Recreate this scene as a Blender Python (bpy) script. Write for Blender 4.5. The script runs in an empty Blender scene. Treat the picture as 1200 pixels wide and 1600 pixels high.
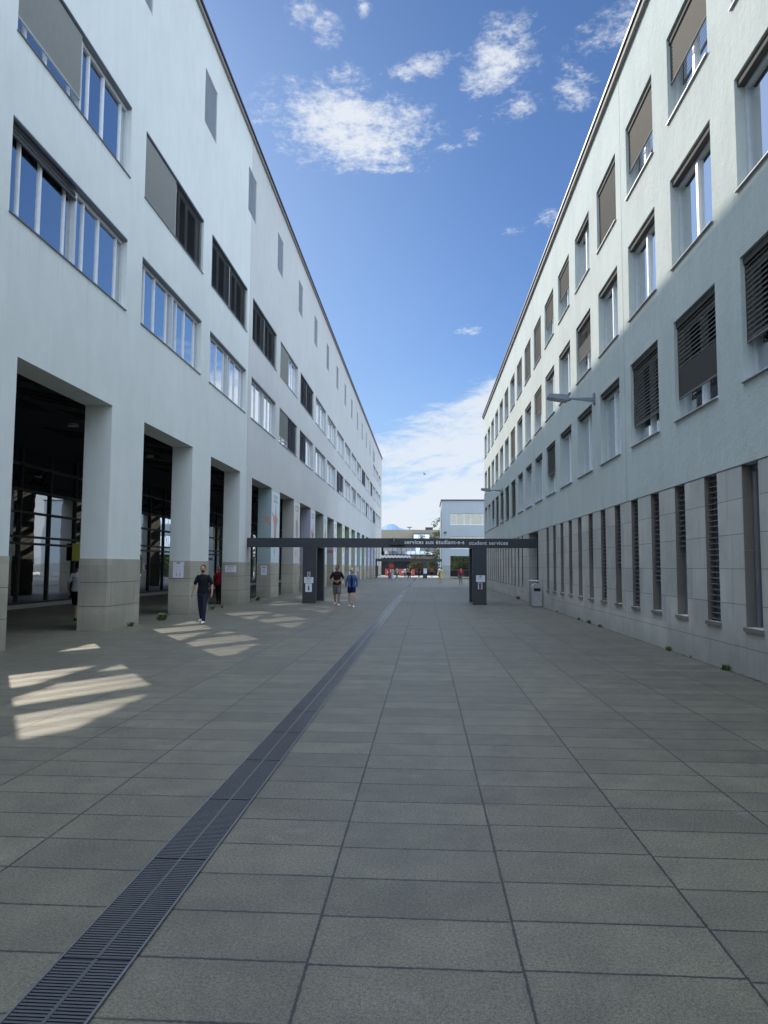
import bpy, bmesh, math, random
from mathutils import Vector, Matrix, noise as mnoise
from math import sin, cos, pi, radians, sqrt, exp
random.seed(7)
sc = bpy.context.scene
COL = sc.collection

# ------------------------------------------------------------------ camera
H = 1.75
F, PITCH, YAW, ROLL = 1122.56, 0.0762, -0.0577, 0.0056
fwd = Vector((sin(YAW)*cos(PITCH), cos(YAW)*cos(PITCH), sin(PITCH)))
rgt = Vector((cos(YAW), -sin(YAW), 0)); upv = rgt.cross(fwd)
r2 = rgt*cos(ROLL)+upv*sin(ROLL); u2 = -rgt*sin(ROLL)+upv*cos(ROLL)
cd = bpy.data.cameras.new('camera'); cam = bpy.data.objects.new('camera', cd); COL.objects.link(cam)
M = Matrix((r2, u2, -fwd)).transposed().to_4x4(); M.translation = (0, 0, H)
cam.matrix_world = M
cd.sensor_fit = 'VERTICAL'; cd.sensor_height = 24; cd.lens = F/1600*24
cd.clip_start = 0.1; cd.clip_end = 60000
sc.camera = cam
sc.render.resolution_x = 768; sc.render.resolution_y = 1024

def pixdir(px, py):
    return (fwd + r2*((px-600)/F) - u2*((py-800)/F)).normalized()

# ------------------------------------------------------------------ world, sun, exposure
SUN_AZ, SUN_EL = radians(32), radians(30.2)      # azimuth measured from +Y towards -X
S = Vector((-sin(SUN_AZ)*cos(SUN_EL), cos(SUN_AZ)*cos(SUN_EL), sin(SUN_EL)))
sc.view_settings.view_transform = 'Standard'; sc.view_settings.look = 'None'
sc.view_settings.gamma = 1; sc.view_settings.exposure = 1.25
w = bpy.data.worlds.new('World'); sc.world = w; w.use_nodes = True
wt = w.node_tree; wt.nodes.clear()
class NB:
    def __init__(s, t): s.t = t
    def n(s, typ, **kw):
        x = s.t.nodes.new(typ)
        for k, v in kw.items(): setattr(x, k, v)
        return x
    def put(s, sock, v):
        if hasattr(v, 'is_output') or hasattr(v, 'links'): s.t.links.new(v, sock)
        elif v is not None: sock.default_value = v
    def m(s, op, a, b=None, c=None, clamp=False):
        x = s.n('ShaderNodeMath', operation=op, use_clamp=clamp)
        for i, v in enumerate((a, b, c)):
            if v is not None: s.put(x.inputs[i], v)
        return x.outputs[0]
    def mix(s, f, a, b, blend='MIX'):
        x = s.n('ShaderNodeMix', data_type='RGBA', blend_type=blend)
        s.put(x.inputs['Factor'], f)
        s.put(x.inputs[6], a); s.put(x.inputs[7], b)
        return x.outputs[2]
    def ramp(s, v, lo, hi, a=0.0, b=1.0, smooth=True):
        x = s.n('ShaderNodeMapRange', interpolation_type='SMOOTHSTEP' if smooth else 'LINEAR')
        s.put(x.inputs['Value'], v); x.inputs['From Min'].default_value = lo; x.inputs['From Max'].default_value = hi
        x.inputs['To Min'].default_value = a; x.inputs['To Max'].default_value = b
        return x.outputs[0]
    def noise(s, vec, scale, detail=4, rough=0.55, dist=0.0):
        x = s.n('ShaderNodeTexNoise'); s.put(x.inputs['Vector'], vec)
        x.inputs['Scale'].default_value = scale; x.inputs['Detail'].default_value = detail
        x.inputs['Roughness'].default_value = rough; x.inputs['Distortion'].default_value = dist
        return x.outputs['Fac']
    def comb(s, x_, y_, z_):
        x = s.n('ShaderNodeCombineXYZ'); s.put(x.inputs[0], x_); s.put(x.inputs[1], y_); s.put(x.inputs[2], z_)
        return x.outputs[0]
    def sep(s, v):
        x = s.n('ShaderNodeSeparateXYZ'); s.put(x.inputs[0], v); return x.outputs
nb = NB(wt)
sky = nb.n('ShaderNodeTexSky', sky_type='NISHITA'); sky.sun_disc = False
sky.sun_elevation = SUN_EL; sky.sun_rotation = -SUN_AZ
sky.air_density = 1.0; sky.dust_density = 0.35; sky.ozone_density = 1.6
tc = nb.n('ShaderNodeTexCoord'); D = tc.outputs['Generated']
X_, Y_, Z_ = nb.sep(D)[:3]
az = nb.m('ARCTAN2', X_, Y_); el = nb.m('ARCSINE', Z_)
blobs = [(545, 200, 140, 66, -4, 1.05), (610, 264, 62, 10, 0, .8), (470, 22, 36, 22, -10, .62), (507, 48, 30, 30, 30, .7),
         (568, 14, 14, 20, 0, .62), (660, 104, 72, 20, 8, .8), (782, 88, 72, 56, 30, .88), (538, 118, 34, 24, 0, .6),
         (900, 135, 38, 38, 0, .62), (955, 45, 85, 34, 15, .66), (740, 213, 22, 14, 0, .7), (735, 516, 30, 9, 0, .7),
         (860, 340, 26, 16, 0, .62), (405, 194, 22, 10, 0, .62), (800, 170, 55, 22, 10, .62), (690, 232, 40, 8, 5, .5), (800, 362, 24, 8, 5, .5)]
msk = None
for (px, py, rx, ry, rot, amp) in blobs:
    d = pixdir(px, py); a0 = math.atan2(d.x, d.y); e0 = math.asin(d.z)
    ca = cos(e0)
    da = nb.m('MULTIPLY', nb.m('SUBTRACT', az, a0), ca); de = nb.m('SUBTRACT', el, e0)
    t = radians(rot); k = F*(1+.0)
    kk = 1/ sqrt(1 + ((px-600)/F)**2 + ((py-800)/F)**2)
    u = nb.m('ADD', nb.m('MULTIPLY', da, cos(t)*F/kk/rx), nb.m('MULTIPLY', de, sin(t)*F/kk/rx))
    v = nb.m('ADD', nb.m('MULTIPLY', da, -sin(t)*F/kk/ry), nb.m('MULTIPLY', de, cos(t)*F/kk/ry))
    r = nb.m('SQRT', nb.m('ADD', nb.m('MULTIPLY', u, u), nb.m('MULTIPLY', v, v)))
    g = nb.ramp(r, 0.1, 1.5, amp, 0.0)
    msk = g if msk is None else nb.m('MAXIMUM', msk, g)
zz = nb.m('ADD', nb.m('MAXIMUM', Z_, 0.0), 0.06)
P = nb.comb(nb.m('DIVIDE', X_, zz), nb.m('DIVIDE', Y_, zz), 0.0)
n1 = nb.noise(P, 9.0, 8, 0.62, 0.35)
n1b = nb.noise(P, 34.0, 5, 0.65, 0.3)
n1c = nb.noise(P, 90.0, 4, 0.65, 0.2)
nn = nb.m('ADD', nb.m('ADD', nb.m('MULTIPLY', n1, .42), nb.m('MULTIPLY', n1b, .38)), nb.m('MULTIPLY', n1c, .20))
# small high clouds: mask + noise
cum = nb.ramp(nb.m('ADD', nb.m('MULTIPLY', msk, .50), nb.m('MULTIPLY', nn, 2.0)), 1.12, 1.64)
cum = nb.m('MULTIPLY', cum, nb.ramp(msk, .02, .3))
# bank of stretched cloud low over the street end
Pb = nb.comb(nb.m('MULTIPLY', az, 4.2), nb.m('ADD', nb.m('MULTIPLY', el, 15.0), nb.m('MULTIPLY', az, -1.2)), 3.1)
n2 = nb.noise(Pb, 1.3, 9, 0.6, 0.5)
topw = nb.m('ADD', el, nb.m('MULTIPLY', nb.m('MINIMUM', az, .16), -0.42))        # the bank climbs to the right
band = nb.m('MULTIPLY', nb.ramp(topw, .268, .18), nb.ramp(el, -0.01, .05, .75, 1.0))
bank = nb.ramp(nb.m('ADD', nb.m('MULTIPLY', band, .50), nb.m('ADD', nb.m('MULTIPLY', n2, .8), nb.m('MULTIPLY', nb.noise(Pb, 5.5, 6, .66, .8), .42))), .88, 1.12)
bank = nb.m('MULTIPLY', bank, nb.ramp(topw, .27, .22))
cl = nb.m('MAXIMUM', nb.m('MULTIPLY', cum, .92), nb.m('MULTIPLY', bank, .85), clamp=True)
# the air whitens towards the horizon
hz = nb.ramp(el, .30, .0, 0.0, .45)
lft = nb.m('MULTIPLY', nb.ramp(az, .22, -.36, 0.0, .55), nb.ramp(el, .9, .1))
blue = nb.mix(hz, nb.mix(1.0, sky.outputs[0], (0.178, 0.238, 0.325, 1), 'MULTIPLY'), (1.35, 1.85, 2.45, 1))
blue = nb.mix(lft, blue, (1.15, 1.62, 2.35, 1))
skyc = nb.mix(cl, blue, (2.35, 2.48, 2.65, 1))
# unseen broken cloud added behind, overhead and around the sun for ambient light
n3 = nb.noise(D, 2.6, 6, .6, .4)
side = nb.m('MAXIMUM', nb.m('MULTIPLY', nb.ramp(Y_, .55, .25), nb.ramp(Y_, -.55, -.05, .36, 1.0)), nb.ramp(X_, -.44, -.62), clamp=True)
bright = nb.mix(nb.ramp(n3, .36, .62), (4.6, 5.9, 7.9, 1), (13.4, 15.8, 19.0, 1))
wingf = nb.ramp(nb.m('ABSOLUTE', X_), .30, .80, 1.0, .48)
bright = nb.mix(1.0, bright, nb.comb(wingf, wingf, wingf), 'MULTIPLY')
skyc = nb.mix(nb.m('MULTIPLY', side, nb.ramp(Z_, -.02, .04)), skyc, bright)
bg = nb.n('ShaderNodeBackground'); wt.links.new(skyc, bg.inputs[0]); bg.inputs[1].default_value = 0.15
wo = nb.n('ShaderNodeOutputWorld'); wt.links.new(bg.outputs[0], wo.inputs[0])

sl = bpy.data.lights.new('sun', 'SUN'); sl.energy = 2.15; sl.angle = radians(0.55); sl.color = (1.0, .92, .79)
so = bpy.data.objects.new('sun', sl); COL.objects.link(so)
so.rotation_euler = S.to_track_quat('Z', 'Y').to_euler(); so.location = (-60, 90, 60)

# ------------------------------------------------------------------ materials
MAT = {}
def newmat(name):
    m = bpy.data.materials.new(name); m.use_nodes = True; MAT[name] = m
    t = m.node_tree; b = t.nodes['Principled BSDF']; return m, NB(t), b
def plain(name, col, rough=.6, metal=0.0, spec=.5, var=.06, scale=6.0, bump=0.0, bscale=80.0):
    m, q, b = newmat(name)
    tcn = q.n('ShaderNodeTexCoord').outputs['Object']
    f = q.noise(tcn, scale, 4)
    dark = tuple(c*(1-var*2) for c in col)+(1,); lite = tuple(min(1, c*(1+var*2)) for c in col)+(1,)
    m.node_tree.links.new(q.mix(f, dark, lite), b.inputs['Base Color'])
    b.inputs['Roughness'].default_value = rough; b.inputs['Metallic'].default_value = metal
    b.inputs['Specular IOR Level'].default_value = spec
    if bump:
        bn = q.n('ShaderNodeBump'); bn.inputs['Strength'].default_value = bump; bn.inputs['Distance'].default_value = .01
        q.put(bn.inputs['Height'], q.noise(tcn, bscale, 3)); m.node_tree.links.new(bn.outputs[0], b.inputs['Normal'])
    return m
def stucco(name, cols, split=None, bump=.35, mott=.05, sills=()):
    m, q, b = newmat(name)
    g = q.n('ShaderNodeNewGeometry').outputs['Position']
    x, y, z = q.sep(g)[:3]
    col = cols[0]+(1,)
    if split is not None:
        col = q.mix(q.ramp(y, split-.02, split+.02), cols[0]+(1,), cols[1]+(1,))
    big = q.noise(g, .22, 5, .6)
    mid = q.noise(q.comb(q.m('MULTIPLY', x, 1.4), q.m('MULTIPLY', y, 1.4), q.m('MULTIPLY', z, .55)), 1.6, 6, .65)
    f = q.m('ADD', q.m('MULTIPLY', big, .5), q.m('MULTIPLY', mid, .5))
    tint = q.mix(q.ramp(f, .32, .68), (1-mott*1.6, 1-mott*1.5, 1-mott*1.6, 1), (1+mott*.7, 1+mott*.7, 1+mott*.6, 1))
    # rain streaks
    st = q.noise(q.comb(q.m('MULTIPLY', x, 3.0), q.m('MULTIPLY', y, 3.0), q.m('MULTIPLY', z, .18)), 1.0, 5, .6)
    tint2 = q.mix(q.ramp(st, .54, .8), (1, 1, 1, 1), (.955, .955, .95, 1))
    c = q.mix(1.0, q.mix(1.0, col, tint, 'MULTIPLY'), tint2, 'MULTIPLY')
    sk = None
    for zs_ in sills:
        below = q.m('MULTIPLY', q.ramp(z, zs_-1.5, zs_, 0, 1), q.m('LESS_THAN', z, zs_))
        sk = below if sk is None else q.m('MAXIMUM', sk, below)
    if sk is not None:
        fine = q.noise(q.comb(0.0, q.m('MULTIPLY', y, 7.0), q.m('MULTIPLY', z, .25)), 1.0, 5, .65)
        c = q.mix(q.m('MULTIPLY', sk, q.ramp(fine, .50, .72, 0, .22)), c, (.30, .31, .30, 1))
    m.node_tree.links.new(c, b.inputs['Base Color'])
    b.inputs['Roughness'].default_value = .93; b.inputs['Specular IOR Level'].default_value = .2
    bn = q.n('ShaderNodeBump'); bn.inputs['Strength'].default_value = bump; bn.inputs['Distance'].default_value = .012
    h = q.m('ADD', q.m('MULTIPLY', q.noise(g, 60, 4), .35), q.m('ADD', q.noise(g, 5.0, 5, .6), q.m('MULTIPLY', q.noise(g, 16.0, 4, .6), .6)))
    q.put(bn.inputs['Height'], h); m.node_tree.links.new(bn.outputs[0], b.inputs['Normal'])
    return m
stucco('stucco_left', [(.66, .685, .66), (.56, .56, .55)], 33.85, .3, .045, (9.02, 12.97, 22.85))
stucco('stucco_right', [(.50, .54, .525)], None, 1.0, .07, (4.80, 8.07, 11.31, 15.1))
stucco('stucco_far', [(.44, .49, .51)], None, .2, .03)
stucco('soffit_paint', [(.50, .52, .54)], None, .2, .03)

def stone(name, col, streak=True, lines=(), vlines=()):
    m, q, b = newmat(name)
    g = q.n('ShaderNodeNewGeometry').outputs['Position']
    x, y, z = q.sep(g)[:3]
    big = q.noise(g, .9, 6, .65); fine = q.noise(g, 90, 3, .6)
    st = q.noise(q.comb(q.m('MULTIPLY', x, 9.0), q.m('MULTIPLY', y, 9.0), q.m('MULTIPLY', z, .5)), 1.0, 5, .6)
    c = q.mix(q.ramp(big, .3, .7), tuple(v*.84 for v in col)+(1,), tuple(v*1.12 for v in col)+(1,))
    c = q.mix(q.ramp(fine, .35, .7, 0, .35), c, tuple(v*1.35 for v in col)+(1,))
    if streak:
        low = q.ramp(q.m('ADD', z, q.m('MULTIPLY', big, .5)), .22, .95, .5, 0)
        c = q.mix(q.ramp(st, .5, .72, 0, .38), c, tuple(v*.62 for v in col)+(1,))
        c = q.mix(low, c, (col[0]*.55, col[1]*.58, col[2]*.52, 1))
    wnb = q.n('ShaderNodeTexWhiteNoise', noise_dimensions='2D')
    q.put(wnb.inputs['Vector'], q.comb(q.m('FLOOR', q.m('DIVIDE', y, 1.607)), q.m('FLOOR', q.m('DIVIDE', z, .585)), 0.0))
    c = q.mix(1.0, c, q.mix(wnb.outputs['Value'], (.88, .88, .89, 1), (1.08, 1.08, 1.06, 1)), 'MULTIPLY')
    ln = None
    for (ax, vals) in ((z, lines), (y, vlines)):
        for v in vals:
            k = q.ramp(q.m('ABSOLUTE', q.m('SUBTRACT', ax, v+.0)), .0025, .007, 1, 0)
            ln = k if ln is None else q.m('MAXIMUM', ln, k)
    if ln is not None: c = q.mix(q.m('MULTIPLY', ln, .85), c, (.04, .04, .042, 1))
    m.node_tree.links.new(c, b.inputs['Base Color'])
    b.inputs['Roughness'].default_value = .62; b.inputs['Specular IOR Level'].default_value = .5
    bn = q.n('ShaderNodeBump'); bn.inputs['Strength'].default_value = .35; bn.inputs['Distance'].default_value = .006
    q.put(bn.inputs['Height'], fine); m.node_tree.links.new(bn.outputs[0], b.inputs['Normal'])
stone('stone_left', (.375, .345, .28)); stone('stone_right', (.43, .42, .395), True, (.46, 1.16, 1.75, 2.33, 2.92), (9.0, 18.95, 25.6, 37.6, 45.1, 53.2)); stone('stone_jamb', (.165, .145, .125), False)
stone('stone_far', (.30, .31, .30), False)

# paving: slabs 0.95 x 0.475 with dirt joints
m, q, b = newmat('paving')
g = q.n('ShaderNodeNewGeometry').outputs['Position']; x, y, z = q.sep(g)[:3]
JX, SX, SY, JY = -.52, .9504, .4436, 3.29
wob = q.m('MULTIPLY', q.m('SUBTRACT', q.noise(g, .8, 2), .5), .010)
cx = q.m('DIVIDE', q.m('ADD', q.m('SUBTRACT', x, JX), wob), SX)
colr = q.n('ShaderNodeTexWhiteNoise', noise_dimensions='1D'); q.put(colr.inputs['W'], q.m('FLOOR', cx))
cy = q.m('DIVIDE', q.m('ADD', q.m('ADD', q.m('SUBTRACT', y, JY), wob), q.m('MULTIPLY', q.m('SUBTRACT', colr.outputs['Value'], .5), .035)), SY)
fx = q.m('ABSOLUTE', q.m('SUBTRACT', q.m('FRACT', cx), .5)); fy = q.m('ABSOLUTE', q.m('SUBTRACT', q.m('FRACT', cy), .5))
ex = q.m('MULTIPLY', q.m('SUBTRACT', .5, fx), SX); ey = q.m('MULTIPLY', q.m('SUBTRACT', .5, fy), SY)
rough_edge = q.m('MULTIPLY', q.ramp(q.noise(g, 30, 4, .7), .35, .75), .0075)
jn_w = q.m('ADD', .0024, rough_edge)
jx = q.ramp(q.m('SUBTRACT', ex, jn_w), 0.0, .0035, 1, 0)
jy = q.m('MULTIPLY', q.ramp(q.m('SUBTRACT', ey, q.m('MULTIPLY', jn_w, 1.15)), 0.0, .0035, 1, 0), 1.0)
jo = q.m('MAXIMUM', jx, jy)
halo = q.m('MULTIPLY', q.m('MAXIMUM', q.ramp(ex, .0, .045, .5, 0), q.ramp(ey, .0, .04, .5, 0)), q.noise(g, 7, 4))
wn = q.n('ShaderNodeTexWhiteNoise', noise_dimensions='2D')
q.put(wn.inputs['Vector'], q.comb(q.m('FLOOR', cx), q.m('FLOOR', cy), 0.0))
sp = q.ramp(q.m('ADD', q.m('MULTIPLY', q.noise(g, 190, 2, .8), .62), q.m('MULTIPLY', q.noise(g, 62, 4, .75), .38)), .18, .82, 0.0, 1.0, False); bl = q.noise(g, 2.2, 6, .68); wide = q.noise(g, .12, 3, .5)
base = q.mix(q.ramp(sp, .34, .66), (.031, .029, .020, 1), (.205, .186, .134, 1))
base = q.mix(1.0, base, q.mix(wn.outputs['Value'], (.84, .84, .85, 1), (1.11, 1.11, 1.09, 1)), 'MULTIPLY')
base = q.mix(1.0, base, q.mix(q.ramp(bl, .30, .70), (.80, .80, .81, 1), (1.13, 1.12, 1.10, 1)), 'MULTIPLY')
base = q.mix(1.0, base, q.mix(q.ramp(wide, .35, .65), (.93, .93, .95, 1), (1.05, 1.05, 1.02, 1)), 'MULTIPLY')
base = q.mix(q.ramp(q.noise(q.comb(x, q.m('MULTIPLY', y, .8), 7.0), .75, 6, .7), .56, .70, 0, .34), base, (.045, .045, .040, 1))
base = q.mix(q.ramp(q.noise(q.comb(x, y, 19.0), 1.7, 6, .72), .60, .74, 0, .30), base, (.22, .21, .18, 1))
# gum spots and stains
vo = q.n('ShaderNodeTexVoronoi', feature='F1'); q.put(vo.inputs['Vector'], g); vo.inputs['Scale'].default_value = 1.5
vr = q.n('ShaderNodeTexWhiteNoise', noise_dimensions='3D'); q.put(vr.inputs['Vector'], vo.outputs['Position'])
spot = q.m('MULTIPLY', q.ramp(vo.outputs['Distance'], .016, .034, 1, 0), q.m('GREATER_THAN', vr.outputs['Value'], .55))
base = q.mix(q.m('MULTIPLY', spot, .7), base, (.05, .05, .05, 1))
base = q.mix(q.m('MULTIPLY', halo, .55), base, (.07, .072, .062, 1))
moss = q.mix(q.ramp(q.noise(g, 1.3, 4), .52, .68), (.012, .012, .011, 1), (.028, .035, .015, 1))
base = q.mix(q.m('MULTIPLY', jo, .97), base, moss)
m.node_tree.links.new(base, b.inputs['Base Color']); b.inputs['Roughness'].default_value = .55
b.inputs['Specular IOR Level'].default_value = .6
bn = q.n('ShaderNodeBump'); bn.inputs['Strength'].default_value = .35; bn.inputs['Distance'].default_value = .006
q.put(bn.inputs['Height'], q.m('SUBTRACT', q.m('MULTIPLY', sp, .22), jo)); m.node_tree.links.new(bn.outputs[0], b.inputs['Normal'])

def glass(name, tint, ior=1.55, rough=.015, refl=(.95, .97, 1.0), boost=.45):
    m = bpy.data.materials.new(name); m.use_nodes = True; MAT[name] = m
    q = NB(m.node_tree); m.node_tree.nodes.clear()
    tr = q.n('ShaderNodeBsdfTransparent'); tr.inputs[0].default_value = tint+(1,)
    gl = q.n('ShaderNodeBsdfGlossy'); gl.inputs[0].default_value = refl+(1,); gl.inputs['Roughness'].default_value = rough
    gg = q.n('ShaderNodeNewGeometry').outputs['Position']
    bn = q.n('ShaderNodeBump'); bn.inputs['Strength'].default_value = .25; bn.inputs['Distance'].default_value = .01
    q.put(bn.inputs['Height'], q.noise(gg, .8, 2)); m.node_tree.links.new(bn.outputs[0], gl.inputs['Normal'])
    fr = q.n('ShaderNodeFresnel'); fr.inputs['IOR'].default_value = ior
    mx = q.n('ShaderNodeMixShader'); m.node_tree.links.new(q.m('ADD', q.m('MULTIPLY', fr.outputs[0], 1.5), boost, clamp=True), mx.inputs[0])
    m.node_tree.links.new(tr.outputs[0], mx.inputs[1]); m.node_tree.links.new(gl.outputs[0], mx.inputs[2])
    o = q.n('ShaderNodeOutputMaterial'); m.node_tree.links.new(mx.outputs[0], o.inputs[0])
glass('window_glass', (.55, .60, .62), 1.7)
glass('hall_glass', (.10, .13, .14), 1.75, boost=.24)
plain('frame_paint', (.50, .53, .55), .5, .0); plain('frame_white', (.70, .72, .74), .45)
plain('frame_dark', (.035, .04, .045), .5); plain('sill_metal', (.22, .23, .26), .4, .6)
plain('sill_light', (.40, .40, .42), .5, .3)
plain('blind_light', (.40, .42, .42), .5, .3); plain('blind_dark', (.060, .060, .066), .5, .2)
plain('blind_brown', (.10, .092, .085), .7, .0, .2)
plain('curtain', (.46, .47, .45), .9, var=.1, scale=3); plain('room_dark', (.085, .09, .10), .9)
plain('grille', (.46, .49, .53), .5, .4); plain('grille_back', (.05, .055, .065), .9)
plain('rail_grey', (.20, .20, .20), .8, .0, .1); plain('joint_fill', (.26, .27, .255), .95, .0, .1); plain('box_paint', (.085, .085, .085), .8, .0, .1); plain('coping', (.30, .285, .27), .75, .0, .2); plain('coping_dark', (.05, .04, .07), .5, .3)
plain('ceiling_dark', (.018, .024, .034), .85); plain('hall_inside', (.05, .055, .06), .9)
plain('portal_steel', (.043, .048, .058), .42, .35, var=.1, scale=2.5, bump=.05)
plain('blind_mid', (.085, .08, .078), .6, .1); plain('lettering', (.86, .86, .87), .6)
plain('grate_metal', (.030, .032, .042), .22, .15, .9, var=.18, scale=14); plain('channel_dark', (.012, .012, .014), .9)
plain('channel_floor', (.03, .03, .035), .8)
plain('rail_metal', (.26, .27, .30), .26, .9, var=.12, scale=9)
plain('steel_bin', (.42, .42, .42), .34, .85, var=.12, scale=5, bump=.05); plain('lamp_metal', (.22, .24, .28), .45, .5)
plain('rubber', (.02, .02, .022), .8); plain('kerb_stone', (.42, .42, .40), .8)
plain('paper', (.72, .73, .80), .8, var=.02); plain('paper_ink', (.10, .11, .16), .8); plain('photo_red', (.40, .05, .06), .5); plain('photo_blue', (.05, .10, .28), .5)
plain('lamp_glass', (.32, .34, .36), .2); plain('yellow', (.55, .50, .05), .6); plain('mast_white', (.7, .7, .72), .5)
plain('bark', (.11, .085, .06), .9, var=.2, scale=20, bump=.6, bscale=30)
for _k in ('grate_metal', 'rail_metal'): MAT[_k].node_tree.nodes['Principled BSDF'].inputs['IOR'].default_value = 1.75
def leafmat(name, a, b_):
    m, q, b = newmat(name)
    oi = q.n('ShaderNodeNewGeometry').outputs['Random Per Island']
    m.node_tree.links.new(q.mix(oi, a+(1,), b_+(1,)), b.inputs['Base Color'])
    b.inputs['Roughness'].default_value = .6
    b.inputs['Subsurface Weight'].default_value = 0
leafmat('leaf_green', (.035, .065, .018), (.10, .14, .035)); leafmat('leaf_dark', (.02, .04, .015), (.06, .09, .025))
leafmat('leaf_dry', (.16, .12, .05), (.12, .15, .05)); leafmat('weed', (.05, .09, .02), (.17, .20, .06))

# ------------------------------------------------------------------ mesh helpers
class MB:
    def __init__(s): s.v = []; s.f = []; s.mi = []; s.cur = 0
    def quad(s, a, b, c, d):
        i = len(s.v); s.v += [tuple(a), tuple(b), tuple(c), tuple(d)]; s.f.append((i, i+1, i+2, i+3)); s.mi.append(s.cur)
    def poly(s, pts):
        i = len(s.v); s.v += [tuple(p) for p in pts]; s.f.append(tuple(range(i, i+len(pts)))); s.mi.append(s.cur)
    def box(s, x0, x1, y0, y1, z0, z1, ch=0.0):
        x0, x1 = min(x0, x1), max(x0, x1); y0, y1 = min(y0, y1), max(y0, y1); z0, z1 = min(z0, z1), max(z0, z1)
        i = len(s.v)
        s.v += [(x0, y0, z0), (x1, y0, z0), (x1, y1, z0), (x0, y1, z0), (x0, y0, z1), (x1, y0, z1), (x1, y1, z1), (x0, y1, z1)]
        for q in ((0, 3, 2, 1), (4, 5, 6, 7), (0, 1, 5, 4), (1, 2, 6, 5), (2, 3, 7, 6), (3, 0, 4, 7)):
            s.f.append(tuple(i+k for k in q)); s.mi.append(s.cur)
    def prism(s, prof, axis, a, b):
        # prof: list of 2-D points, axis 0/1/2 is the extrusion axis
        def P(p, t):
            l = list(p); l.insert(axis, t); return tuple(l)
        n = len(prof); i = len(s.v)
        s.v += [P(p, a) for p in prof]+[P(p, b) for p in prof]
        s.f.append(tuple(range(i, i+n))); s.mi.append(s.cur)
        s.f.append(tuple(range(i+2*n-1, i+n-1, -1))); s.mi.append(s.cur)
        for k in range(n):
            s.f.append((i+k, i+(k+1) % n, i+n+(k+1) % n, i+n+k)); s.mi.append(s.cur)
    def tube(s, p, q_, r0, r1, n=10):
        p = Vector(p); q_ = Vector(q_); d = (q_-p).normalized()
        a = d.orthogonal().normalized(); b_ = d.cross(a); i = len(s.v)
        for (c, r) in ((p, r0), (q_, r1)):
            for k in range(n):
                t = 2*pi*k/n; s.v.append(tuple(c+a*(r*cos(t))+b_*(r*sin(t))))
        for k in range(n):
            s.f.append((i+k, i+(k+1) % n, i+n+(k+1) % n, i+n+k)); s.mi.append(s.cur)
        s.f.append(tuple(range(i+n-1, i-1, -1))); s.mi.append(s.cur); s.f.append(tuple(range(i+n, i+2*n))); s.mi.append(s.cur)
    def ball(s, c, rx, ry, rz, n=12, m=8):
        i = len(s.v); c = Vector(c)
        s.v.append((c.x, c.y, c.z-rz))
        for j in range(1, m):
            ph = -pi/2+pi*j/m
            for k in range(n):
                t = 2*pi*k/n; s.v.append((c.x+rx*cos(ph)*cos(t), c.y+ry*cos(ph)*sin(t), c.z+rz*sin(ph)))
        s.v.append((c.x, c.y, c.z+rz)); top = len(s.v)-1
        for k in range(n):
            s.f.append((i, i+1+(k+1) % n, i+1+k)); s.mi.append(s.cur)
            for j in range(m-2):
                a = i+1+j*n
                s.f.append((a+k, a+(k+1) % n, a+n+(k+1) % n, a+n+k)); s.mi.append(s.cur)
            a = i+1+(m-2)*n; s.f.append((a+k, a+(k+1) % n, top)); s.mi.append(s.cur)
    def mesh(s, name, mats):
        me = bpy.data.meshes.new(name); me.from_pydata(s.v, [], s.f)
        if isinstance(mats, str): mats = [mats]
        for k in mats: me.materials.append(MAT[k])
        if len(mats) > 1: me.polygons.foreach_set('material_index', s.mi)
        me.update(); return me
    def build(s, name, mats, parent=None, loc=(0, 0, 0), smooth=False, fixn=False, bevel=0):
        me = s.mesh(name, mats)
        if fixn or bevel:
            bm = bmesh.new(); bm.from_mesh(me)
            bmesh.ops.recalc_face_normals(bm, faces=bm.faces)
            if bevel:
                es = [e for e in bm.edges if len(e.link_faces) == 2 and e.calc_face_angle(0) > .5]
                bmesh.ops.bevel(bm, geom=es, offset=bevel, segments=2, affect='EDGES', clamp_overlap=True)
            bm.to_mesh(me); bm.free()
        if smooth:
            me.polygons.foreach_set('use_smooth', [True]*len(me.polygons))
        return mk(name, me, parent, loc)
def mk(name, me, parent=None, loc=(0, 0, 0)):
    o = bpy.data.objects.new(name, me); COL.objects.link(o); o.location = loc
    if parent: o.parent = parent
    return o
def tag(o, label=None, cat=None, group=None, kind=None):
    if label: o['label'] = label
    if cat: o['category'] = cat
    if group: o['group'] = group
    if kind: o['kind'] = kind
    return o
def empty(name, loc, label=None, cat=None, group=None, rz=0):
    o = bpy.data.objects.new(name, None); COL.objects.link(o); o.location = loc; o.rotation_euler[2] = rz
    o.empty_display_size = .3
    return tag(o, label, cat, group)

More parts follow.
